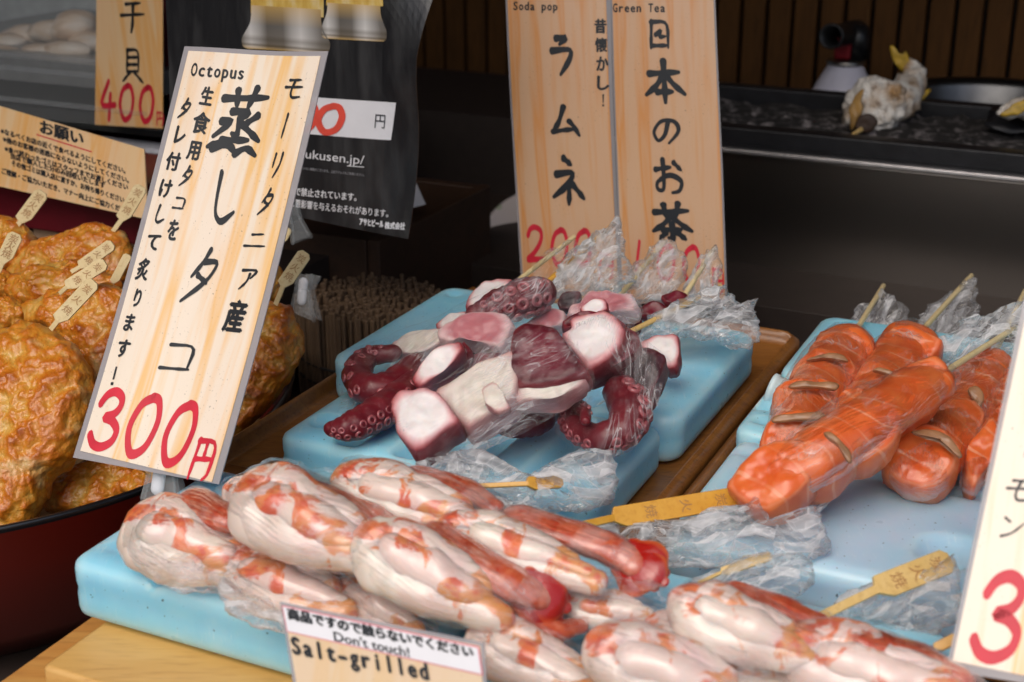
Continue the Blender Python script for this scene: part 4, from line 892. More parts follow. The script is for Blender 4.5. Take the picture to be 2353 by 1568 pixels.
def cake(outline, d, label, n=(-.2, -.76, .62), th=.017, amp=.0042, seed=0, sticks=()):
    cx = sum(p[0] for p in outline) / len(outline); cy = sum(p[1] for p in outline) / len(outline); c = at(cx, cy, d)
    rt = empty('fish_cake_skewer', c - ZZ * .02, label, 'fish cake', GF)
    pillow('fish_cake', outline, M['fry'], rt, d=d, n=Vector(n), th=th, p=.85, res=14, K=52, ex=1.12, amp=amp * .85, freq=90, oct_=3, seed=seed)
    for s_ in sticks: paddle(rt, *s_)
    return rt
bp = M['bamboo_pale']
cake(c2((0, 600), (110, 555), (220, 575), (330, 650), (392, 740), (412, 860), (395, 970), (330, 1150), (215, 1250), (170, 1380), (100, 1480), (0, 1510), (-120, 1450), (-200, 1200), (-180, 900), (-90, 680)), .955,
     'largest fried fish cake, front left, its stick leaning right', seed=1, th=.024, sticks=[((135, 735), (218, 647), 34, .955, bp, (118, 757), .957)])
cake(c2((110, 490), (220, 425), (330, 410), (430, 385), (530, 385), (640, 470), (620, 640), (520, 760), (420, 810), (360, 700), (250, 590), (130, 560)), 1.02,
     'fried fish cake behind the largest one, partly behind the octopus sign', seed=2, sticks=[((157, 658), (243, 604), 30, 1.0, bp, (138, 675), 1.005)])
cake(c2((30, 340), (100, 250), (180, 190), (300, 170), (370, 130), (470, 122), (560, 150), (592, 230), (570, 340), (420, 385), (250, 355), (120, 380)), 1.15,
     'fried fish cake at the back with pale patches, stick pointing up right', seed=3, sticks=[((281, 503), (326, 428), 31, 1.14, bp, (250, 545), 1.14)])
cake(c2((-80, 120), (0, 85), (100, 105), (150, 150), (167, 210), (140, 260), (60, 320), (-80, 300)), 1.17,
     'fried fish cake at the back left corner, stick with dark writing', seed=4, sticks=[((50, 507), (99, 441), 33, 1.16, bp, (36, 522), 1.16)])
cake(c2((30, 410), (110, 345), (250, 318), (340, 312), (450, 325), (560, 390), (420, 440), (200, 480), (80, 460)), 1.08,
     'flat lying fried fish cake in the middle of the bowl', n=(-.1, -.45, .9), seed=5, sticks=[((187, 612), (260, 560), 28, 1.06, bp, (165, 625), 1.06)])
cake(c2((-90, 500), (0, 475), (80, 450), (150, 500), (125, 570), (60, 600), (-90, 640)), 1.05, 'pale fried fish cake at the left edge above the largest one', seed=6, sticks=[((8, 600), (38, 536), 34, 1.03, bp, (-4, 625), 1.03)])
cake(c2((-70, 380), (10, 335), (72, 350), (75, 400), (40, 460), (-70, 490)), 1.10, 'small dark fried fish cake at the left edge under a stick', seed=7)
cake(c2((1140, 440), (1220, 465), (1300, 480), (1335, 560), (1360, 620), (1345, 720), (1300, 800), (1230, 890), (1130, 1000), (1020, 1110), (930, 1080), (880, 800), (960, 550), (1050, 450)), 1.04,
     'fried fish cake right of the octopus sign at the bowl rim', seed=8, n=(.1, -.8, .55), th=.022, sticks=[((652, 655), (703, 580), 33, 1.03, bp, (634, 700), 1.035)])
cake(c2((190, 1330), (230, 1270), (330, 1210), (480, 1185), (600, 1195), (640, 1260), (580, 1330), (480, 1382), (330, 1412), (220, 1400)), .985, 'dark fried fish cake lying at the bottom of the bowl below the octopus sign', n=(-.1, -.5, .8), seed=9, th=.014)
cake(c2((540, 1300), (600, 1240), (700, 1225), (760, 1260), (720, 1330), (600, 1340)), .97, 'small piece of fried fish cake behind the sign clip', n=(-.1, -.5, .8), seed=10, th=.012)
cake(c2((1130, 300), (1200, 270), (1248, 290), (1258, 360), (1240, 440), (1180, 480), (1060, 460), (1040, 360)), 1.13, 'fried fish cake peeking out right of the octopus sign, stick mostly hidden', seed=11, sticks=[((645, 556), (663, 524), 22, 1.12, bp, (630, 590), 1.12, False)])
cake(c2((420, 560), (560, 470), (640, 520), (640, 660), (540, 760), (440, 720)), 1.06, 'fried fish cake mostly behind the left edge of the octopus sign', seed=12, sticks=[((262, 648), (295, 585), 20, 1.03, bp, (250, 660), 1.03, False)])

# ---- shrimp
GSH = 'cling wrapped shrimp skewers on ice packs'
def shrimp(L, Re, zL, zR, w, label, shell=None, stick=None, seed=0, fan=True, shw=None, upper=.8):
    zL += .006; zR += .006; a = on(*L, zL); b = on(*Re, zR); e = b - a; ln = e.length; e = e / ln; c = (a + b) / 2
    n = facing(c); f = n.cross(e).normalized()
    if f.dot(Vector((0, .6, .8))) < 0: f = -f
    n = e.cross(f); n = -n if n.dot(C0 - c) < 0 else n
    W_ = w * (a - C0).length / F
    rt = empty('shrimp_skewer', Vector((c.x, c.y, c.z - W_ * .6)), label, 'shrimp skewer', GSH)
    P = [a + e * ln - f * .22 * W_, a + e * ln * .62 - f * .40 * W_, a + e * ln * .26 - f * .42 * W_, a + e * (.46 * W_) - f * .02 * W_, a + e * ln * .24 + f * .40 * W_ - n * .05 * W_, a + e * ln * .52 + f * .40 * W_ - n * .1 * W_, a + e * ln * upper + f * .30 * W_ - n * .15 * W_]
    rr = [.38 * W_, .56 * W_, .60 * W_, .58 * W_, .57 * W_, .54 * W_, .38 * W_]
    def rip(t, an): return 1 + .07 * abs(math.sin(t * math.pi * 6.5)) * (1 + .5 * math.sin(an)) - .04
    def red(p, t, an):
        s_ = (p - a).dot(f) / W_; x = max(0, min(1, (p - a).dot(e) / ln)); dd = (p - c).dot(n) / W_
        inner = math.exp(-((s_ - .18) / .36) ** 2)
        return .11 + .52 * inner * (1.0 - .35 * x) * (.6 + .5 * max(0, min(1, dd + .4))) + .35 * max(0, s_ - .4) + .25 * max(0, mno.noise(p * 48 + Vector((seed, 0, 0))))
    tube('meat', P, rr, M['prawn'], rt, n=28, flat=.9, up=n, amp=W_ * .12, freq=48, seg=10, ripple=rip, attrfn=red, seed=seed)
    # belly fold between the two arms, with its lobes
    tube('belly_fold', [a + e * ln * .26 + n * .14 * W_ + f * .02 * W_, a + e * ln * .48 + n * .16 * W_ + f * .02 * W_, a + e * ln * .70 + n * .14 * W_, a + e * ln * .95 - f * .08 * W_], [.50 * W_, .54 * W_, .50 * W_, .34 * W_], M['prawn'], rt, n=20, up=n, amp=W_ * .12, freq=50, ripple=lambda t, an: .92 + .1 * abs(math.sin(t * math.pi * 3.2)), attrfn=lambda p, t, an: .30 + .45 * mno.noise(p * 50 + Vector((seed, 0, 0))), seed=seed + 3)
    if shell:
        Q = [on(x, y, z + .006) for x, y, z in shell]; sw = (shw or w * .42) * (Q[0] - C0).length / F
        o = tube('shell', Q[:-1] + [Q[-2].lerp(Q[-1], .35)] if fan else Q, ([sw] * (len(Q) - 1) + [sw * .8]) if fan else [sw] * (len(Q) - 1) + [sw * .7], M['shell'], rt, n=20, flat=.62, amp=sw * .16, freq=60, ripple=lambda t, an: 1 + .10 * (t * 3.3 % 1), seed=seed)
        tube('shell_wrap', Q[:-1] if fan else Q, [sw * 1.12] * (len(Q) - 1 if fan else len(Q)), M['film_smooth'], rt, n=20, flat=.64, amp=sw * .1, freq=70, seed=seed)
        if fan:
            q0 = Q[-2].lerp(Q[-1], .15); q1 = Q[-1]; ee = (q1 - q0); nn = facing(q0); ss = nn.cross(ee).normalized()
            for j in (-1, 1, 0):
                m0 = q0 + ss * sw * .35 * j; m1 = q1 + ss * sw * .42 * j - ee * (.12 if j else 0) + nn * sw * (.12 if j == 0 else -.1)
                tube('tail_fan', [m0, m0.lerp(m1, .4), m0.lerp(m1, .78), m1], [sw * .75, sw * 1.12, sw * .95, sw * .28], M['fan'], rt, n=20, flat=.38, up=nn, amp=sw * .05, seed=seed + j)
    # film round the whole piece
    tube('wrap', [a + e * W_ * .80, a + e * ln * .35 + n * .08 * W_, a + e * ln * .7 + n * .06 * W_, a + e * (ln + .25 * W_)], [W_ * .92, W_ * 1.03, W_ * .98, W_ * .55], M['film_smooth'], rt, n=30, flat=.80, up=n, amp=W_ * .06, freq=70, seed=seed + 9)
    if stick: paddle(rt, *stick)
    return rt
zi = .0305
def z1(w): return zi + w * .00013
wet = M['bamboo_wet']
# under layer
shrimp((298, 1205), (560, 1300), .058, .050, 92, 'shrimp skewer at the far left end of the pile, bulging over the ice pack', [(450, 1150, .070), (520, 1190, .068), (580, 1225, .06)], seed=1, fan=False)
shrimp((512, 1300), (800, 1392), .048, .045, 78, 'shrimp skewer low at the front left, behind the Salt-grilled sign corner', [(690, 1285, .055), (810, 1315, .045)], seed=2, fan=False)
shrimp((778, 1352), (960, 1440), .042, .040, 62, 'small shrimp end poking out below the middle of the pile, above the sign', seed=3)
shrimp((518, 1130), (640, 1150), .060, .060, 46, 'small pinkish shrimp at the back left under the two big ones', seed=4)
shrimp((1290, 1388), (1500, 1415), .050, .050, 48, 'pink shrimp in the middle between the two piles, under the red tails', [(1180, 1430, .050), (1260, 1450, .048), (1330, 1440, .046)], seed=5, fan=False, shw=34)
# upper layer, left pile
shrimp((770, 1098), (1120, 1205), .085, .078, 74, 'shrimp at the back of the left pile, red shell and short yellow stick', [(960, 1095, .082), (1060, 1122, .08), (1135, 1165, .078)], ((1215, 1112), (1292, 1106), 32, .80, wet, (1085, 1118), .80, True, .81), seed=6, fan=False, shw=34)
shrimp((548, 1128), (850, 1262), .092, .080, 98, 'biggest cream shrimp on top at the left of the pile', [(700, 1130, .092), (790, 1165, .086), (870, 1205, .080), (930, 1240, .074)], seed=7, fan=False, shw=44)
shrimp((1012, 1205), (1375, 1325), .080, .070, 66, 'shrimp on top with the longest red tail pointing right', [(1190, 1195, .078), (1330, 1235, .075), (1430, 1275, .07), (1525, 1338, .064)], ((1415, 1190), (1712, 1140), 50, .775, wet, (1335, 1208), .76, True, .80), seed=8, shw=46)
shrimp((818, 1232), (1158, 1405), .085, .062, 92, 'shrimp on top in the middle of the pile, red tail hanging over the front', [(1000, 1240, .080), (1110, 1300, .074), (1200, 1350, .066), (1300, 1398, .056)], seed=9, shw=52)
# right pile
shrimp((1085, 1455), (1370, 1580), .048, .042, 74, 'shrimp at the bottom edge right beside the Salt-grilled sign', seed=10)
shrimp((1542, 1382), (1860, 1500), .077, .066, 82, 'shrimp on top of right pile, paddle stick pointing right', [(1690, 1368, .075), (1800, 1400, .07), (1885, 1430, .066)], ((2020, 1352), (2183, 1287), 60, .70, M['bamboo'], (1880, 1420), .685, True, .715), seed=11, fan=False, shw=38)
shrimp((1352, 1485), (1730, 1615), .064, .050, 94, 'large pale shrimp at the bottom edge in the middle of the right pile', seed=12)
shrimp((1798, 1485), (2240, 1615), .064, .055, 92, 'shrimp at the bottom right corner beside the salmon sign', [(1985, 1475, .07), (2100, 1510, .065), (2210, 1555, .06)], ((2150, 1490), (2200, 1465), 24, .66, wet, None, None, False), seed=13, fan=False, shw=44)
shrimp((1620, 1560), (1900, 1640), .045, .040, 70, 'pinkish shrimp at the bottom edge between two larger ones', seed=14)

# ---- bunched film (belongs to a skewer)
def bunch(rt, outline, d=None, z=None, m='crumple', th=.012, amp=.006, freq=75, n=None, seed=0, plane=None):
    n = n or Vector((-.15, -.85, .5)).normalized()
    return pillow('film_bunch', outline, M[m], rt, z=z, d=d, n=n, th=th, p=.8, res=9, K=9, amp=amp * .75, freq=freq * .8, seed=seed, ridge=True, jit=.0006, smooth=True)
byl = {o['label']: o for o in COL.objects if o.get('category') == 'shrimp skewer'}
def sk(s_): return next(o for l, o in byl.items() if s_ in l)
bunch(sk('short yellow stick'), [(965, 1065), (1040, 1045), (1120, 1040), (1190, 1085), (1260, 1100), (1285, 1060), (1340, 1035), (1395, 1045), (1418, 1085), (1405, 1140), (1350, 1170), (1270, 1172), (1180, 1165), (1090, 1140), (1010, 1100)], d=.815, th=.010, amp=.005, seed=1)
bunch(sk('longest red tail'), [(1345, 1215), (1440, 1200), (1560, 1195), (1700, 1175), (1735, 1150), (1800, 1185), (1860, 1165), (1895, 1210), (1900, 1260), (1850, 1300), (1760, 1305), (1660, 1290), (1540, 1300), (1440, 1275)], d=.775, th=.012, amp=.005, seed=2)
rt = sk('between the two piles'); paddle(rt, (1660, 1315), (1772, 1277), 22, .735, M['bamboo'], (1605, 1340), .73, False)
bunch(rt, [(1575, 1345), (1660, 1310), (1760, 1285), (1840, 1280), (1872, 1310), (1835, 1360), (1760, 1390), (1660, 1385), (1600, 1370)], d=.735, th=.008, amp=.004, seed=3)
bunch(sk('paddle stick pointing right'), [(1895, 1420), (1945, 1365), (2010, 1345), (2080, 1330), (2170, 1285), (2195, 1290), (2200, 1370), (2190, 1430), (2120, 1455), (2020, 1440), (1940, 1440)], d=.712, th=.008, amp=.004, seed=4)
bunch(sk('far left end'), [(335, 1272), (390, 1285), (460, 1305), (520, 1325), (560, 1320), (575, 1350), (520, 1362), (440, 1356), (365, 1332), (312, 1285), (296, 1235), (318, 1245)], z=.062, th=.006, amp=.003, seed=5, m='film')
bunch(sk('low at the front left'), [(515, 1330), (560, 1370), (620, 1395), (690, 1420), (670, 1450), (600, 1440), (545, 1415), (508, 1372)], z=.058, th=.006, amp=.003, seed=6)
bunch(sk('biggest cream shrimp'), [(500, 1120), (560, 1085), (640, 1062), (720, 1075), (780, 1075), (800, 1100), (720, 1115), (640, 1120), (560, 1150), (510, 1165)], d=.80, m='film', th=.004, amp=.003, seed=7)

bunch(sk('between the two piles'), [(1180, 1400), (1290, 1350), (1420, 1330), (1530, 1345), (1560, 1390), (1500, 1440), (1380, 1460), (1240, 1450)], z=.062, m='film', th=.006, amp=.003, seed=8)
bunch(sk('large pale shrimp'), [(1340, 1500), (1380, 1440), (1470, 1420), (1580, 1450), (1680, 1480), (1760, 1530), (1700, 1570), (1500, 1575), (1380, 1560)], z=.080, m='film_thin', th=.006, amp=.003, seed=9)
bunch(sk('bottom edge right beside'), [(1090, 1530), (1160, 1500), (1260, 1540), (1330, 1590), (1200, 1600), (1100, 1580)], z=.05, m='film', th=.005, amp=.003, seed=10)
shrimp((1480, 1440), (1660, 1500), .056, .052, 56, 'pink shrimp under the top one of the right pile, mostly covered', seed=15)
# ---- salmon
GSA = 'cling wrapped salmon skewers'
def salmon(label, spine, rads, segs, stick, film_pts=None, seed=0, nokelp=(), pieces=(), kelps=()):
    """spine: (x, y, z) along the skewer from stick end to tip; segs pieces; kelp bands in the gaps"""
    P = [on(*s_) for s_ in spine]; Q = catmull(P, 12) if len(P) > 2 else [P[0].lerp(P[1], k / 24) for k in range(25)]
    RR = catmull([Vector((r * (p - C0).length / F, 0, 0)) for r, p in zip(rads, P)], 12) if len(P) > 2 else [Vector((rads[0] * (P[0] - C0).length / F, 0, 0)).lerp(Vector((rads[1] * (P[1] - C0).length / F, 0, 0)), k / 24) for k in range(25)]
    N = len(Q) - 1; c = Q[N // 2]; rt = empty('salmon_skewer', c - ZZ * RR[0].x, label, 'salmon skewer', GSA)
    cq = lambda L_: [(1378.8 + .4141 * x, 574.5 + .4141 * y) for x, y in L_]
    for i, (o_, z_) in enumerate(pieces):
        o_ = cq(o_); gx = sum(q[0] for q in o_) / len(o_); gy = sum(q[1] for q in o_) / len(o_); o_ = [(gx + (x - gx) * 1.17, gy + (y - gy) * 1.17) for x, y in o_]
        pillow('salmon_piece', o_, M['salmon'], rt, z=z_, n=NV + Vector((.12 * math.sin(seed + i * 2.3), .1 * math.cos(seed + i), 0)), th=.0135, tb=.015, p=.42, K=22, ex=1.15, amp=.0020, freq=55, oct_=3, seed=seed + i, sharp=True)
    i0, i1 = int(N * .08), int(N * .82); st = [i0 + (i1 - i0) * q // 8 for q in range(9)]
    tube('core_flesh', [Q[k] - ZZ * RR[k].x * .08 for k in st], [RR[k].x * (.92 + .05 * mno.noise(Vector((k * .3, seed, 0)))) for k in st], M['salmon'], rt, n=28, flat=.8, amp=RR[0].x * .12, freq=55, seg=6, seed=seed)
    for i, (o_, z_) in enumerate(kelps): pillow('kelp_band', cq(o_), M['kelp'], rt, z=z_, th=.0022, p=.6, K=8, amp=.0008, freq=120, soft_in=False, seed=seed + i)
    fs_ = [RR[int(t * N)].x * 1.06 for t in (0, .33, .66, 1)]
    tube('wrap', [Q[0], Q[N // 3], Q[2 * N // 3], Q[N]], [fs_[0] * .8, fs_[1], fs_[2], fs_[3] * .75], M['film_salmon'], rt, n=30, flat=.84, amp=RR[0].x * .09, freq=70, seed=seed)
    a, b = stick; pa = Q[0].lerp(Q[2], .5); tube('stick', [pa, at(*b[:2], b[2])], [.0021, .0021], M['bamboo_pale'], rt, n=10)
    if film_pts:
        for i, (o_, d) in enumerate(film_pts): bunch(rt, o_, d=d, th=.009, amp=.005, seed=seed * 3 + i)
    return rt
salmon('salmon skewer at the left with three brown kelp bands', [(1948, 792, .064), (1880, 895, .064), (1800, 1035, .060)], [72, 72, 64], 4, (0, (2030, 657, 1.22)),
       [([(1955, 765), (1975, 720), (2000, 690), (2025, 662), (2045, 680), (2075, 700), (2082, 730), (2075, 765), (2055, 785), (2010, 790), (1975, 785)], 1.17)], seed=1,
       pieces=(([(1190, 570), (1260, 510), (1400, 485), (1470, 520), (1500, 590), (1485, 690), (1430, 750), (1340, 640), (1200, 620)], .062), ([(1110, 660), (1180, 605), (1300, 600), (1390, 640), (1405, 720), (1370, 800), (1240, 760), (1070, 745)], .064), ([(990, 810), (1060, 765), (1200, 760), (1305, 790), (1315, 870), (1270, 940), (1120, 920), (970, 925)], .064), ([(905, 1090), (945, 990), (1060, 945), (1210, 950), (1250, 1000), (1160, 1080), (1000, 1170), (910, 1190)], .062)),
       kelps=(([(1070, 740), (1150, 733), (1312, 740), (1308, 778), (1200, 768), (1055, 768)], .082), ([(968, 925), (1070, 913), (1227, 903), (1232, 938), (1100, 952), (960, 958)], .081), ([(1160, 604), (1270, 578), (1350, 588), (1375, 622), (1250, 608), (1150, 616)], .081)))
salmon('salmon skewer in the middle, mostly under the slanting front one', [(2095, 785, .066), (2030, 870, .064), (1960, 960, .06)], [70, 64, 58], 3, (0, (2232, 634, 1.22)),
       [([(2090, 770), (2110, 735), (2140, 705), (2185, 680), (2215, 650), (2238, 640), (2242, 700), (2235, 760), (2190, 790), (2130, 790)], 1.17)], seed=5,
       pieces=(([(1555, 610), (1600, 520), (1650, 468), (1760, 478), (1885, 530), (1850, 610), (1750, 670), (1640, 700), (1565, 670)], .064), ([(1400, 810), (1435, 720), (1500, 668), (1600, 690), (1650, 720), (1570, 800), (1480, 850)], .063), ([(1300, 910), (1360, 840), (1450, 815), (1520, 850), (1430, 920), (1320, 990), (1280, 960)], .060)),
       kelps=(([(1455, 800), (1500, 778), (1565, 795), (1545, 820), (1480, 822)], .080), ([(1510, 672), (1560, 660), (1640, 690), (1630, 710), (1560, 685)], .080)))
salmon('salmon skewer at the right, rounded tip on the pale ice pack', [(2275, 835, .064), (2215, 935, .064), (2170, 1000, .063), (2108, 1098, .060)], [64, 74, 80, 76], 3, (0, (2356, 668, 1.18)), None, seed=9,
       pieces=(([(2060, 650), (2140, 625), (2240, 680), (2240, 750), (2150, 770), (2060, 720)], .063), ([(1890, 840), (1980, 765), (2080, 780), (2100, 860), (2040, 910), (1930, 900)], .063), ([(1690, 1020), (1780, 915), (1900, 875), (2040, 875), (2095, 950), (2075, 1060), (2010, 1145), (1900, 1050), (1780, 1020)], .063), ([(1585, 1180), (1640, 1075), (1760, 1018), (1890, 1040), (1965, 1130), (1955, 1230), (1885, 1335), (1800, 1355), (1680, 1315), (1595, 1255)], .061)),
       kelps=(([(1730, 1010), (1800, 993), (1900, 1018), (1980, 1088), (2012, 1142), (1988, 1152), (1930, 1082), (1850, 1037), (1760, 1027)], .082), ([(2040, 780), (2090, 760), (2130, 800), (2110, 880), (2080, 860)], .080)))
salmon('salmon skewer at the far right, half behind the salmon sign', [(2330, 880, .064), (2285, 990, .062), (2240, 1110, .058)], [50, 52, 42], 2, (0, (2400, 720, 1.15)), None, seed=13,
       pieces=(([(2035, 1190), (2090, 1080), (2160, 975), (2200, 1060), (2180, 1170), (2110, 1290), (2070, 1345), (2030, 1295)], .060), ([(2150, 980), (2230, 890), (2320, 850), (2380, 930), (2300, 1040), (2200, 1070)], .062)))
salmon('slanting salmon skewer on top in front, lying across the others', [(2148, 870, .106), (2010, 950, .100), (1880, 1040, .088), (1752, 1132, .068)], [64, 72, 74, 70], 3, (0, (2335, 752, 1.02)),
       [([(2130, 880), (2110, 810), (2160, 780), (2220, 740), (2290, 715), (2350, 700), (2370, 760), (2340, 800), (2270, 840), (2200, 870)], 1.0),
        ([(1745, 1190), (1800, 1165), (1860, 1120), (1930, 1110), (1905, 1150), (1850, 1185), (1790, 1205)], .80)], seed=17,
       pieces=(([(1500, 840), (1600, 755), (1760, 675), (1840, 650), (1915, 690), (1905, 765), (1855, 840), (1765, 930), (1660, 1010), (1590, 970), (1530, 900)], .096), ([(1270, 970), (1400, 865), (1520, 820), (1610, 900), (1650, 1015), (1595, 1130), (1480, 1200), (1385, 1200), (1310, 1090)], .089), ([(990, 1180), (1130, 1065), (1280, 1010), (1380, 1100), (1410, 1205), (1295, 1310), (1180, 1350), (1085, 1300)], .078), ([(740, 1340), (810, 1240), (960, 1130), (1110, 1115), (1190, 1220), (1140, 1350), (960, 1475), (880, 1465), (815, 1405)], .072)),
       kelps=(([(1250, 1010), (1290, 1020), (1380, 1110), (1400, 1180), (1370, 1175), (1320, 1090), (1245, 1030)], .103),))

# ---- octopus
GOC = 'cling wrapped octopus skewers'
def suckers(par, spine, rads, rows, count, rs, name='suckers', m='sucker', t0=.05, t1=.95):
    """sucker rings set along an arm; rows: angle functions in the view plane"""
    P = catmull(spine, 10); Rr = [v.x for v in catmull([Vector((r, 0, 0)) for r in rads], 10)]; N = len(P) - 1; mb = MB()
    for row, side in enumerate(rows):
        for i in range(count):
            t = t0 + (t1 - t0) * (i + .5 * (row % 2)) / count
            if t > 1: continue
            x = t * N; k = min(int(x), N - 1); p = P[k].lerp(P[k + 1], x - k); tg = (P[k + 1] - P[k]).normalized(); r = Rr[k] + (Rr[k + 1] - Rr[k]) * (x - k)
            vw = (C0 - p).normalized(); sd = tg.cross(vw).normalized(); dr = (sd * math.sin(side) + (vw - tg * vw.dot(tg)).normalized() * math.cos(side)).normalized()
            s_ = rs * r; c = p + dr * r * .93
            s_ *= .85 + .3 * (mno.noise(c * 300) * .5 + .5); mb.lathe(c, [(s_ * .05, -.02 * s_), (s_ * .36, .0 * s_), (s_ * .50, .30 * s_), (s_ * .80, .34 * s_), (s_ * 1.0, .10 * s_), (s_ * .95, -.35 * s_)], dr, 16)
    return mb.build(name, M[m], par, True)
def arm(rt, pts, rpx, rows=None, count=12, rs=.3, seed=0, flat=.95, amp=.05, m='o_arm', **kw):
    P = [on(*p) for p in pts]; rr = [1.1 * r * (p - C0).length / F for r, p in zip(rpx, P)]
    o = tube('arm', P, rr, M[m], rt, n=22, flat=flat, amp=max(rr) * amp * 1.8, freq=70, seg=10, seed=seed, ripple=lambda t, an: 1 + .035 * math.sin(t * 70))
    at_ = o.data.attributes.new('rim', 'FLOAT', 'POINT'); at_.data.foreach_set('value', [.5 + .45 * mno.noise(Vector(v.co) * 70) for v in o.data.vertices])
    if rows: suckers(o, P, rr, rows, count, rs, **kw)
    return o
def chunk(rt, outline, m, z, th=.012, tb=None, seed=0, amp=.0018, p=.3, n=None, name='flesh_piece', grow=1.12, crop=True):
    if crop: outline = [(735.4 + .4492 * x, 505.6 + .4492 * y) for x, y in outline]
    cx = sum(q[0] for q in outline) / len(outline); cy = sum(q[1] for q in outline) / len(outline); outline = [(cx + (x - cx) * grow, cy + (y - cy) * grow) for x, y in outline]
    sz = sum(math.hypot(x - cx, y - cy) for x, y in outline) / len(outline) * .0003; th = min(th, .62 * sz)
    return pillow(name, outline, M[m], rt, z=z, n=n or NV, th=th, tb=tb or th, p=p, K=22, ex=1.15, amp=amp, freq=80, oct_=2, seed=seed, sharp=True)
def thin(rt, outline, z, seed=0, m='film_thin', th=.006, n=None, amp=.002):
    o = pillow('wrap', outline, M[m], rt, z=z, n=n or NV, th=th, p=.7, res=8, K=8, amp=amp, freq=60, seed=seed); return o
def stick(rt, a, b, m='bamboo', r=.0021): return tube('stick', [at(*a), at(*b)], [r, r * .95], M[m], rt, n=10)
def oskewer(label, x, y, z): return empty('octopus_skewer', on(x, y, z), label, 'octopus skewer', GOC)

o1 = oskewer('octopus skewer at the left edge ending in two curled dark arms', 900, 860, .05)
stick(o1, (1120, 700, 1.10), (1318, 546, 1.17), 'bamboo_pale')
chunk(o1, [(755, 475), (790, 400), (850, 350), (920, 332), (990, 335), (960, 380), (880, 440), (800, 500)], 'o_white', .075, .012, seed=1)
chunk(o1, [(600, 560), (640, 520), (720, 490), (785, 485), (770, 530), (690, 570), (640, 600)], 'o_white', .070, .012, seed=2)
chunk(o1, [(390, 650), (450, 620), (560, 600), (650, 585), (660, 640), (560, 695), (460, 710), (400, 695)], 'o_cream', .062, .012, seed=3)
chunk(o1, [(640, 660), (730, 600), (770, 640), (740, 690), (660, 700)], 'o_rose', .060, .012, seed=31)
arm(o1, [(955, 838, .062), (905, 882, .062), (850, 897, .060), (820, 862, .060), (845, 822, .062), (905, 812, .064)], [27, 34, 35, 31, 25, 18], (-.25, -.95), 10, .32, 1)
arm(o1, [(955, 862, .060), (915, 915, .060), (860, 955, .058), (800, 983, .056), (762, 985, .055)], [26, 36, 38, 31, 17], (-.15, -.75), 13, .28, 2)
thin(o1, [(745, 1005), (775, 940), (800, 830), (850, 790), (950, 770), (1060, 700), (1180, 640), (1190, 660), (1080, 760), (1010, 820), (965, 900), (880, 1000), (800, 1020)], .070, 1, 'film_thin')
o2 = oskewer('octopus skewer with a big suckered arm on top and the longest yellow stick', 1120, 760, .06)
stick(o2, (1205, 695, 1.06), (1421, 505, 1.15), 'bamboo_wet')
arm(o2, [(1240, 676, .100), (1205, 684, .100), (1150, 702, .096), (1095, 724, .090)], [38, 43, 38, 24], (-1.15, -.30, .55), 6, .34, 3, t0=.05, t1=1)
chunk(o2, [(630, 600), (680, 560), (760, 525), (850, 510), (940, 520), (985, 560), (970, 620), (930, 690), (880, 675), (810, 648), (740, 640), (690, 655), (640, 640)], 'o_rose', .086, .014, seed=4)
chunk(o2, [(497, 830), (530, 780), (590, 720), (660, 670), (725, 655), (735, 700), (690, 760), (620, 820), (545, 875), (510, 860)], 'o_white', .078, .014, seed=5)
chunk(o2, [(735, 655), (775, 690), (755, 745), (680, 805), (600, 865), (560, 880), (620, 810), (700, 745)], 'o_skin', .072, .012, seed=6, name='skin_piece')
chunk(o2, [(720, 650), (820, 645), (910, 690), (860, 740), (770, 730)], 'o_dark', .072, .012, seed=32, name='skin_piece')
chunk(o2, [(640, 880), (760, 770), (900, 710), (980, 700), (985, 740), (850, 790), (720, 870)], 'o_skin', .066, .012, seed=33, name='skin_piece')
thin(o2, [(945, 895), (960, 840), (1020, 780), (1090, 715), (1180, 645), (1260, 640), (1268, 700), (1215, 770), (1160, 835), (1080, 880), (985, 910)], .090, 2, 'film_thin')
bunch(o2, [(1238, 690), (1260, 655), (1300, 610), (1350, 565), (1395, 530), (1420, 510), (1432, 560), (1440, 605), (1452, 640), (1430, 655), (1390, 668), (1340, 672), (1290, 680)], d=1.09, th=.013, amp=.006, seed=21)
bunch(o1, [(1195, 648), (1240, 610), (1300, 560), (1325, 552), (1330, 590), (1290, 630), (1235, 665)], d=1.13, m='film', th=.006, amp=.004, seed=22)
o3 = oskewer('front octopus skewer with a smooth maroon piece, a cream slab and a white tip', 1120, 920, .06)
chunk(o3, [(1010, 690), (1030, 630), (1080, 590), (1150, 585), (1220, 620), (1280, 700), (1340, 770), (1378, 825), (1300, 855), (1180, 885), (1020, 890), (1005, 800)], 'o_skin', .107, .015, seed=7, name='skin_piece')
chunk(o3, [(1020, 880), (1180, 878), (1300, 850), (1372, 822), (1340, 880), (1240, 930), (1120, 950), (1020, 960)], 'o_cream', .094, .010, seed=8)
chunk(o3, [(630, 930), (720, 860), (850, 790), (980, 740), (1012, 755), (1020, 890), (995, 970), (940, 1015), (860, 1055), (780, 1100), (715, 1040)], 'o_cream', .088, .015, seed=9)
chunk(o3, [(830, 870), (900, 838), (935, 900), (975, 970), (905, 992), (855, 945)], 'o_cream', .100, .004, seed=34)
chunk(o3, [(392, 990), (440, 930), (550, 912), (630, 938), (680, 1005), (730, 1075), (650, 1120), (570, 1195), (505, 1220), (440, 1130)], 'o_white', .080, .017, seed=10)
arm(o3, [(1140, 975, .060), (1190, 975, .060), (1240, 962, .060), (1275, 930, .060)], [20, 31, 32, 20], (-.9,), 10, .30, 4)
arm(o3, [(1150, 960, .062), (1210, 940, .062), (1270, 925, .062)], [18, 24, 20], None, m='o_skin')
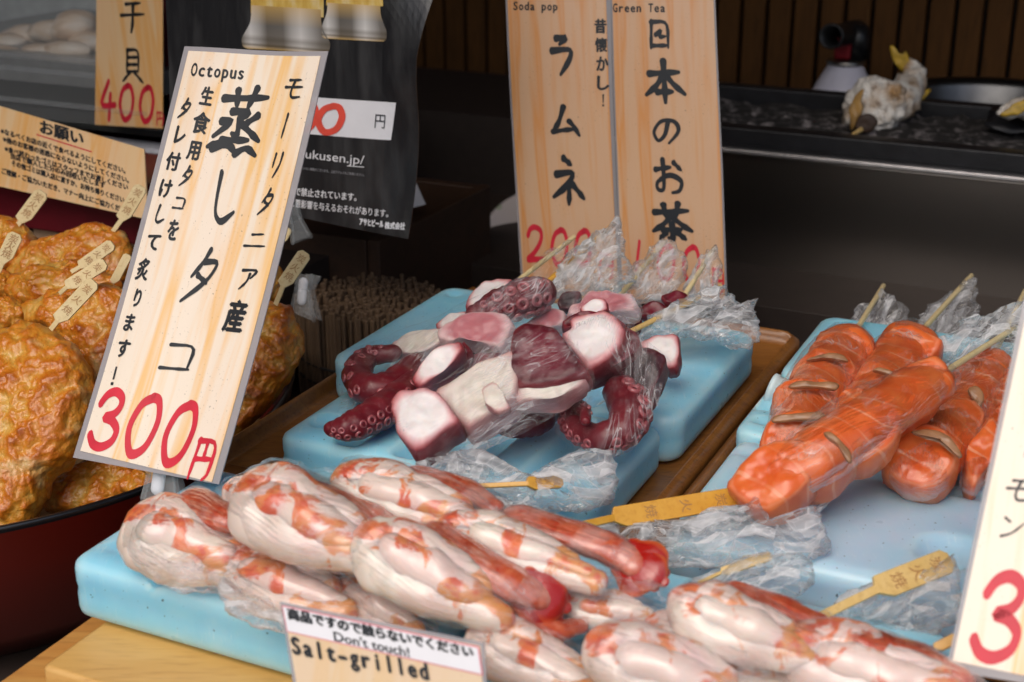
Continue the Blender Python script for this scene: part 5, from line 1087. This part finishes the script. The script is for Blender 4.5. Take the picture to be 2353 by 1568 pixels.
stick(o3, (1300, 830, .985), (1385, 770, 1.02), 'bamboo')
thin(o3, [(900, 955), (950, 910), (1060, 870), (1180, 770), (1260, 750), (1330, 800), (1365, 885), (1290, 945), (1180, 990), (1080, 1050), (985, 1075), (930, 1020)], .100, 3, 'film_thin', th=.008)
bunch(o3, [(1300, 905), (1340, 890), (1420, 850), (1440, 870), (1400, 905), (1370, 930), (1310, 945)], d=.955, m='film', th=.006, amp=.004, seed=23)
o4 = oskewer('octopus skewer at the right with a white cut piece, black skin and a coiled arm', 1400, 900, .06)
chunk(o4, [(1250, 630), (1310, 605), (1300, 560), (1370, 530), (1450, 515), (1530, 560), (1565, 620), (1545, 690), (1480, 745), (1390, 805), (1365, 770), (1310, 700)], 'o_white', .106, .015, seed=11)
chunk(o4, [(1555, 580), (1620, 615), (1645, 670), (1600, 730), (1500, 785), (1380, 840), (1375, 800), (1480, 745), (1545, 690)], 'o_skin', .097, .013, seed=12, name='skin_piece')
chunk(o4, [(1545, 780), (1620, 705), (1700, 700), (1775, 735), (1745, 830), (1695, 935), (1650, 970), (1605, 905), (1550, 840)], 'o_dark', .085, .015, seed=13, name='skin_piece')
arm(o4, [(1432, 905, .080), (1450, 945, .078), (1432, 985, .074), (1385, 1004, .070), (1332, 992, .068), (1306, 962, .072), (1322, 936, .078), (1346, 944, .082), (1346, 966, .084)], [42, 45, 41, 35, 28, 22, 18, 14, 11], (-.55, -1.15), 20, .33, 5)
chunk(o4, [(1640, 660), (1720, 620), (1825, 615), (1840, 700), (1825, 775), (1780, 785), (1760, 735), (1685, 705)], 'o_white', .076, .013, seed=14)
stick(o4, (1418, 778, .995), (1655, 660, 1.03), 'bamboo')
thin(o4, [(1280, 1000), (1290, 940), (1310, 900), (1300, 780), (1360, 730), (1440, 735), (1480, 780), (1540, 830), (1520, 900), (1490, 970), (1450, 1035), (1370, 1050)], .095, 4, 'film_thin', th=.010)
bunch(o4, [(1435, 790), (1480, 740), (1560, 705), (1650, 665), (1680, 685), (1720, 700), (1745, 685), (1742, 740), (1738, 780), (1700, 802), (1665, 790), (1625, 760), (1560, 775), (1490, 800)], d=1.01, th=.013, amp=.006, seed=24)
o5 = oskewer('octopus skewer at the back with a frilly pink end', 1390, 720, .06)
chunk(o5, [(1280, 505), (1300, 465), (1350, 450), (1370, 425), (1400, 398), (1440, 415), (1480, 400), (1520, 408), (1585, 408), (1620, 450), (1605, 495), (1500, 495), (1430, 515), (1330, 520)], 'o_rose', .090, .012, seed=15, amp=.003)
chunk(o5, [(1335, 465), (1400, 425), (1465, 432), (1475, 475), (1400, 497), (1350, 490)], 'o_white', .100, .006, seed=16)
chunk(o5, [(1240, 545), (1290, 512), (1400, 515), (1515, 515), (1545, 555), (1440, 548), (1330, 565), (1265, 575)], 'o_skin', .092, .008, seed=35, amp=.003, name='skin_piece')
chunk(o5, [(1050, 570), (1130, 500), (1200, 475), (1255, 495), (1245, 555), (1150, 580)], 'o_rose', .080, .012, seed=17)
chunk(o5, [(1225, 440), (1250, 388), (1335, 378), (1315, 435), (1270, 470), (1230, 465)], 'o_dark', .080, .010, seed=18, name='skin_piece')
chunk(o5, [(1400, 560), (1560, 500), (1640, 520), (1620, 580), (1500, 600)], 'o_skin', .070, .012, seed=36, name='skin_piece')
stick(o5, (1415, 690, 1.10), (1527, 556, 1.16), 'bamboo_pale')
bunch(o5, [(1410, 690), (1440, 640), (1470, 605), (1500, 570), (1530, 556), (1560, 575), (1572, 610), (1560, 650), (1530, 680), (1470, 690)], d=1.13, th=.010, amp=.005, seed=25)
thin(o5, [(1205, 775), (1240, 725), (1290, 670), (1360, 670), (1440, 675), (1475, 700), (1460, 745), (1370, 755), (1280, 770)], .096, 5, 'film_thin')
o6 = oskewer('octopus skewer at the back right, only a maroon end and its stick in view', 1550, 690, .06)
chunk(o6, [(1745, 405), (1790, 383), (1870, 380), (1895, 410), (1850, 440), (1780, 435)], 'o_skin', .085, .010, seed=19, name='skin_piece')
chunk(o6, [(1640, 470), (1700, 440), (1760, 450), (1790, 480), (1700, 510), (1645, 500)], 'o_skin', .075, .010, seed=20, name='skin_piece')
stick(o6, (1560, 700, 1.09), (1640, 572, 1.15), 'bamboo_pale')
bunch(o6, [(1572, 672), (1590, 630), (1615, 590), (1640, 570), (1652, 600), (1655, 640), (1640, 665), (1605, 680)], d=1.12, m='crumple', th=.007, amp=.004, seed=26)
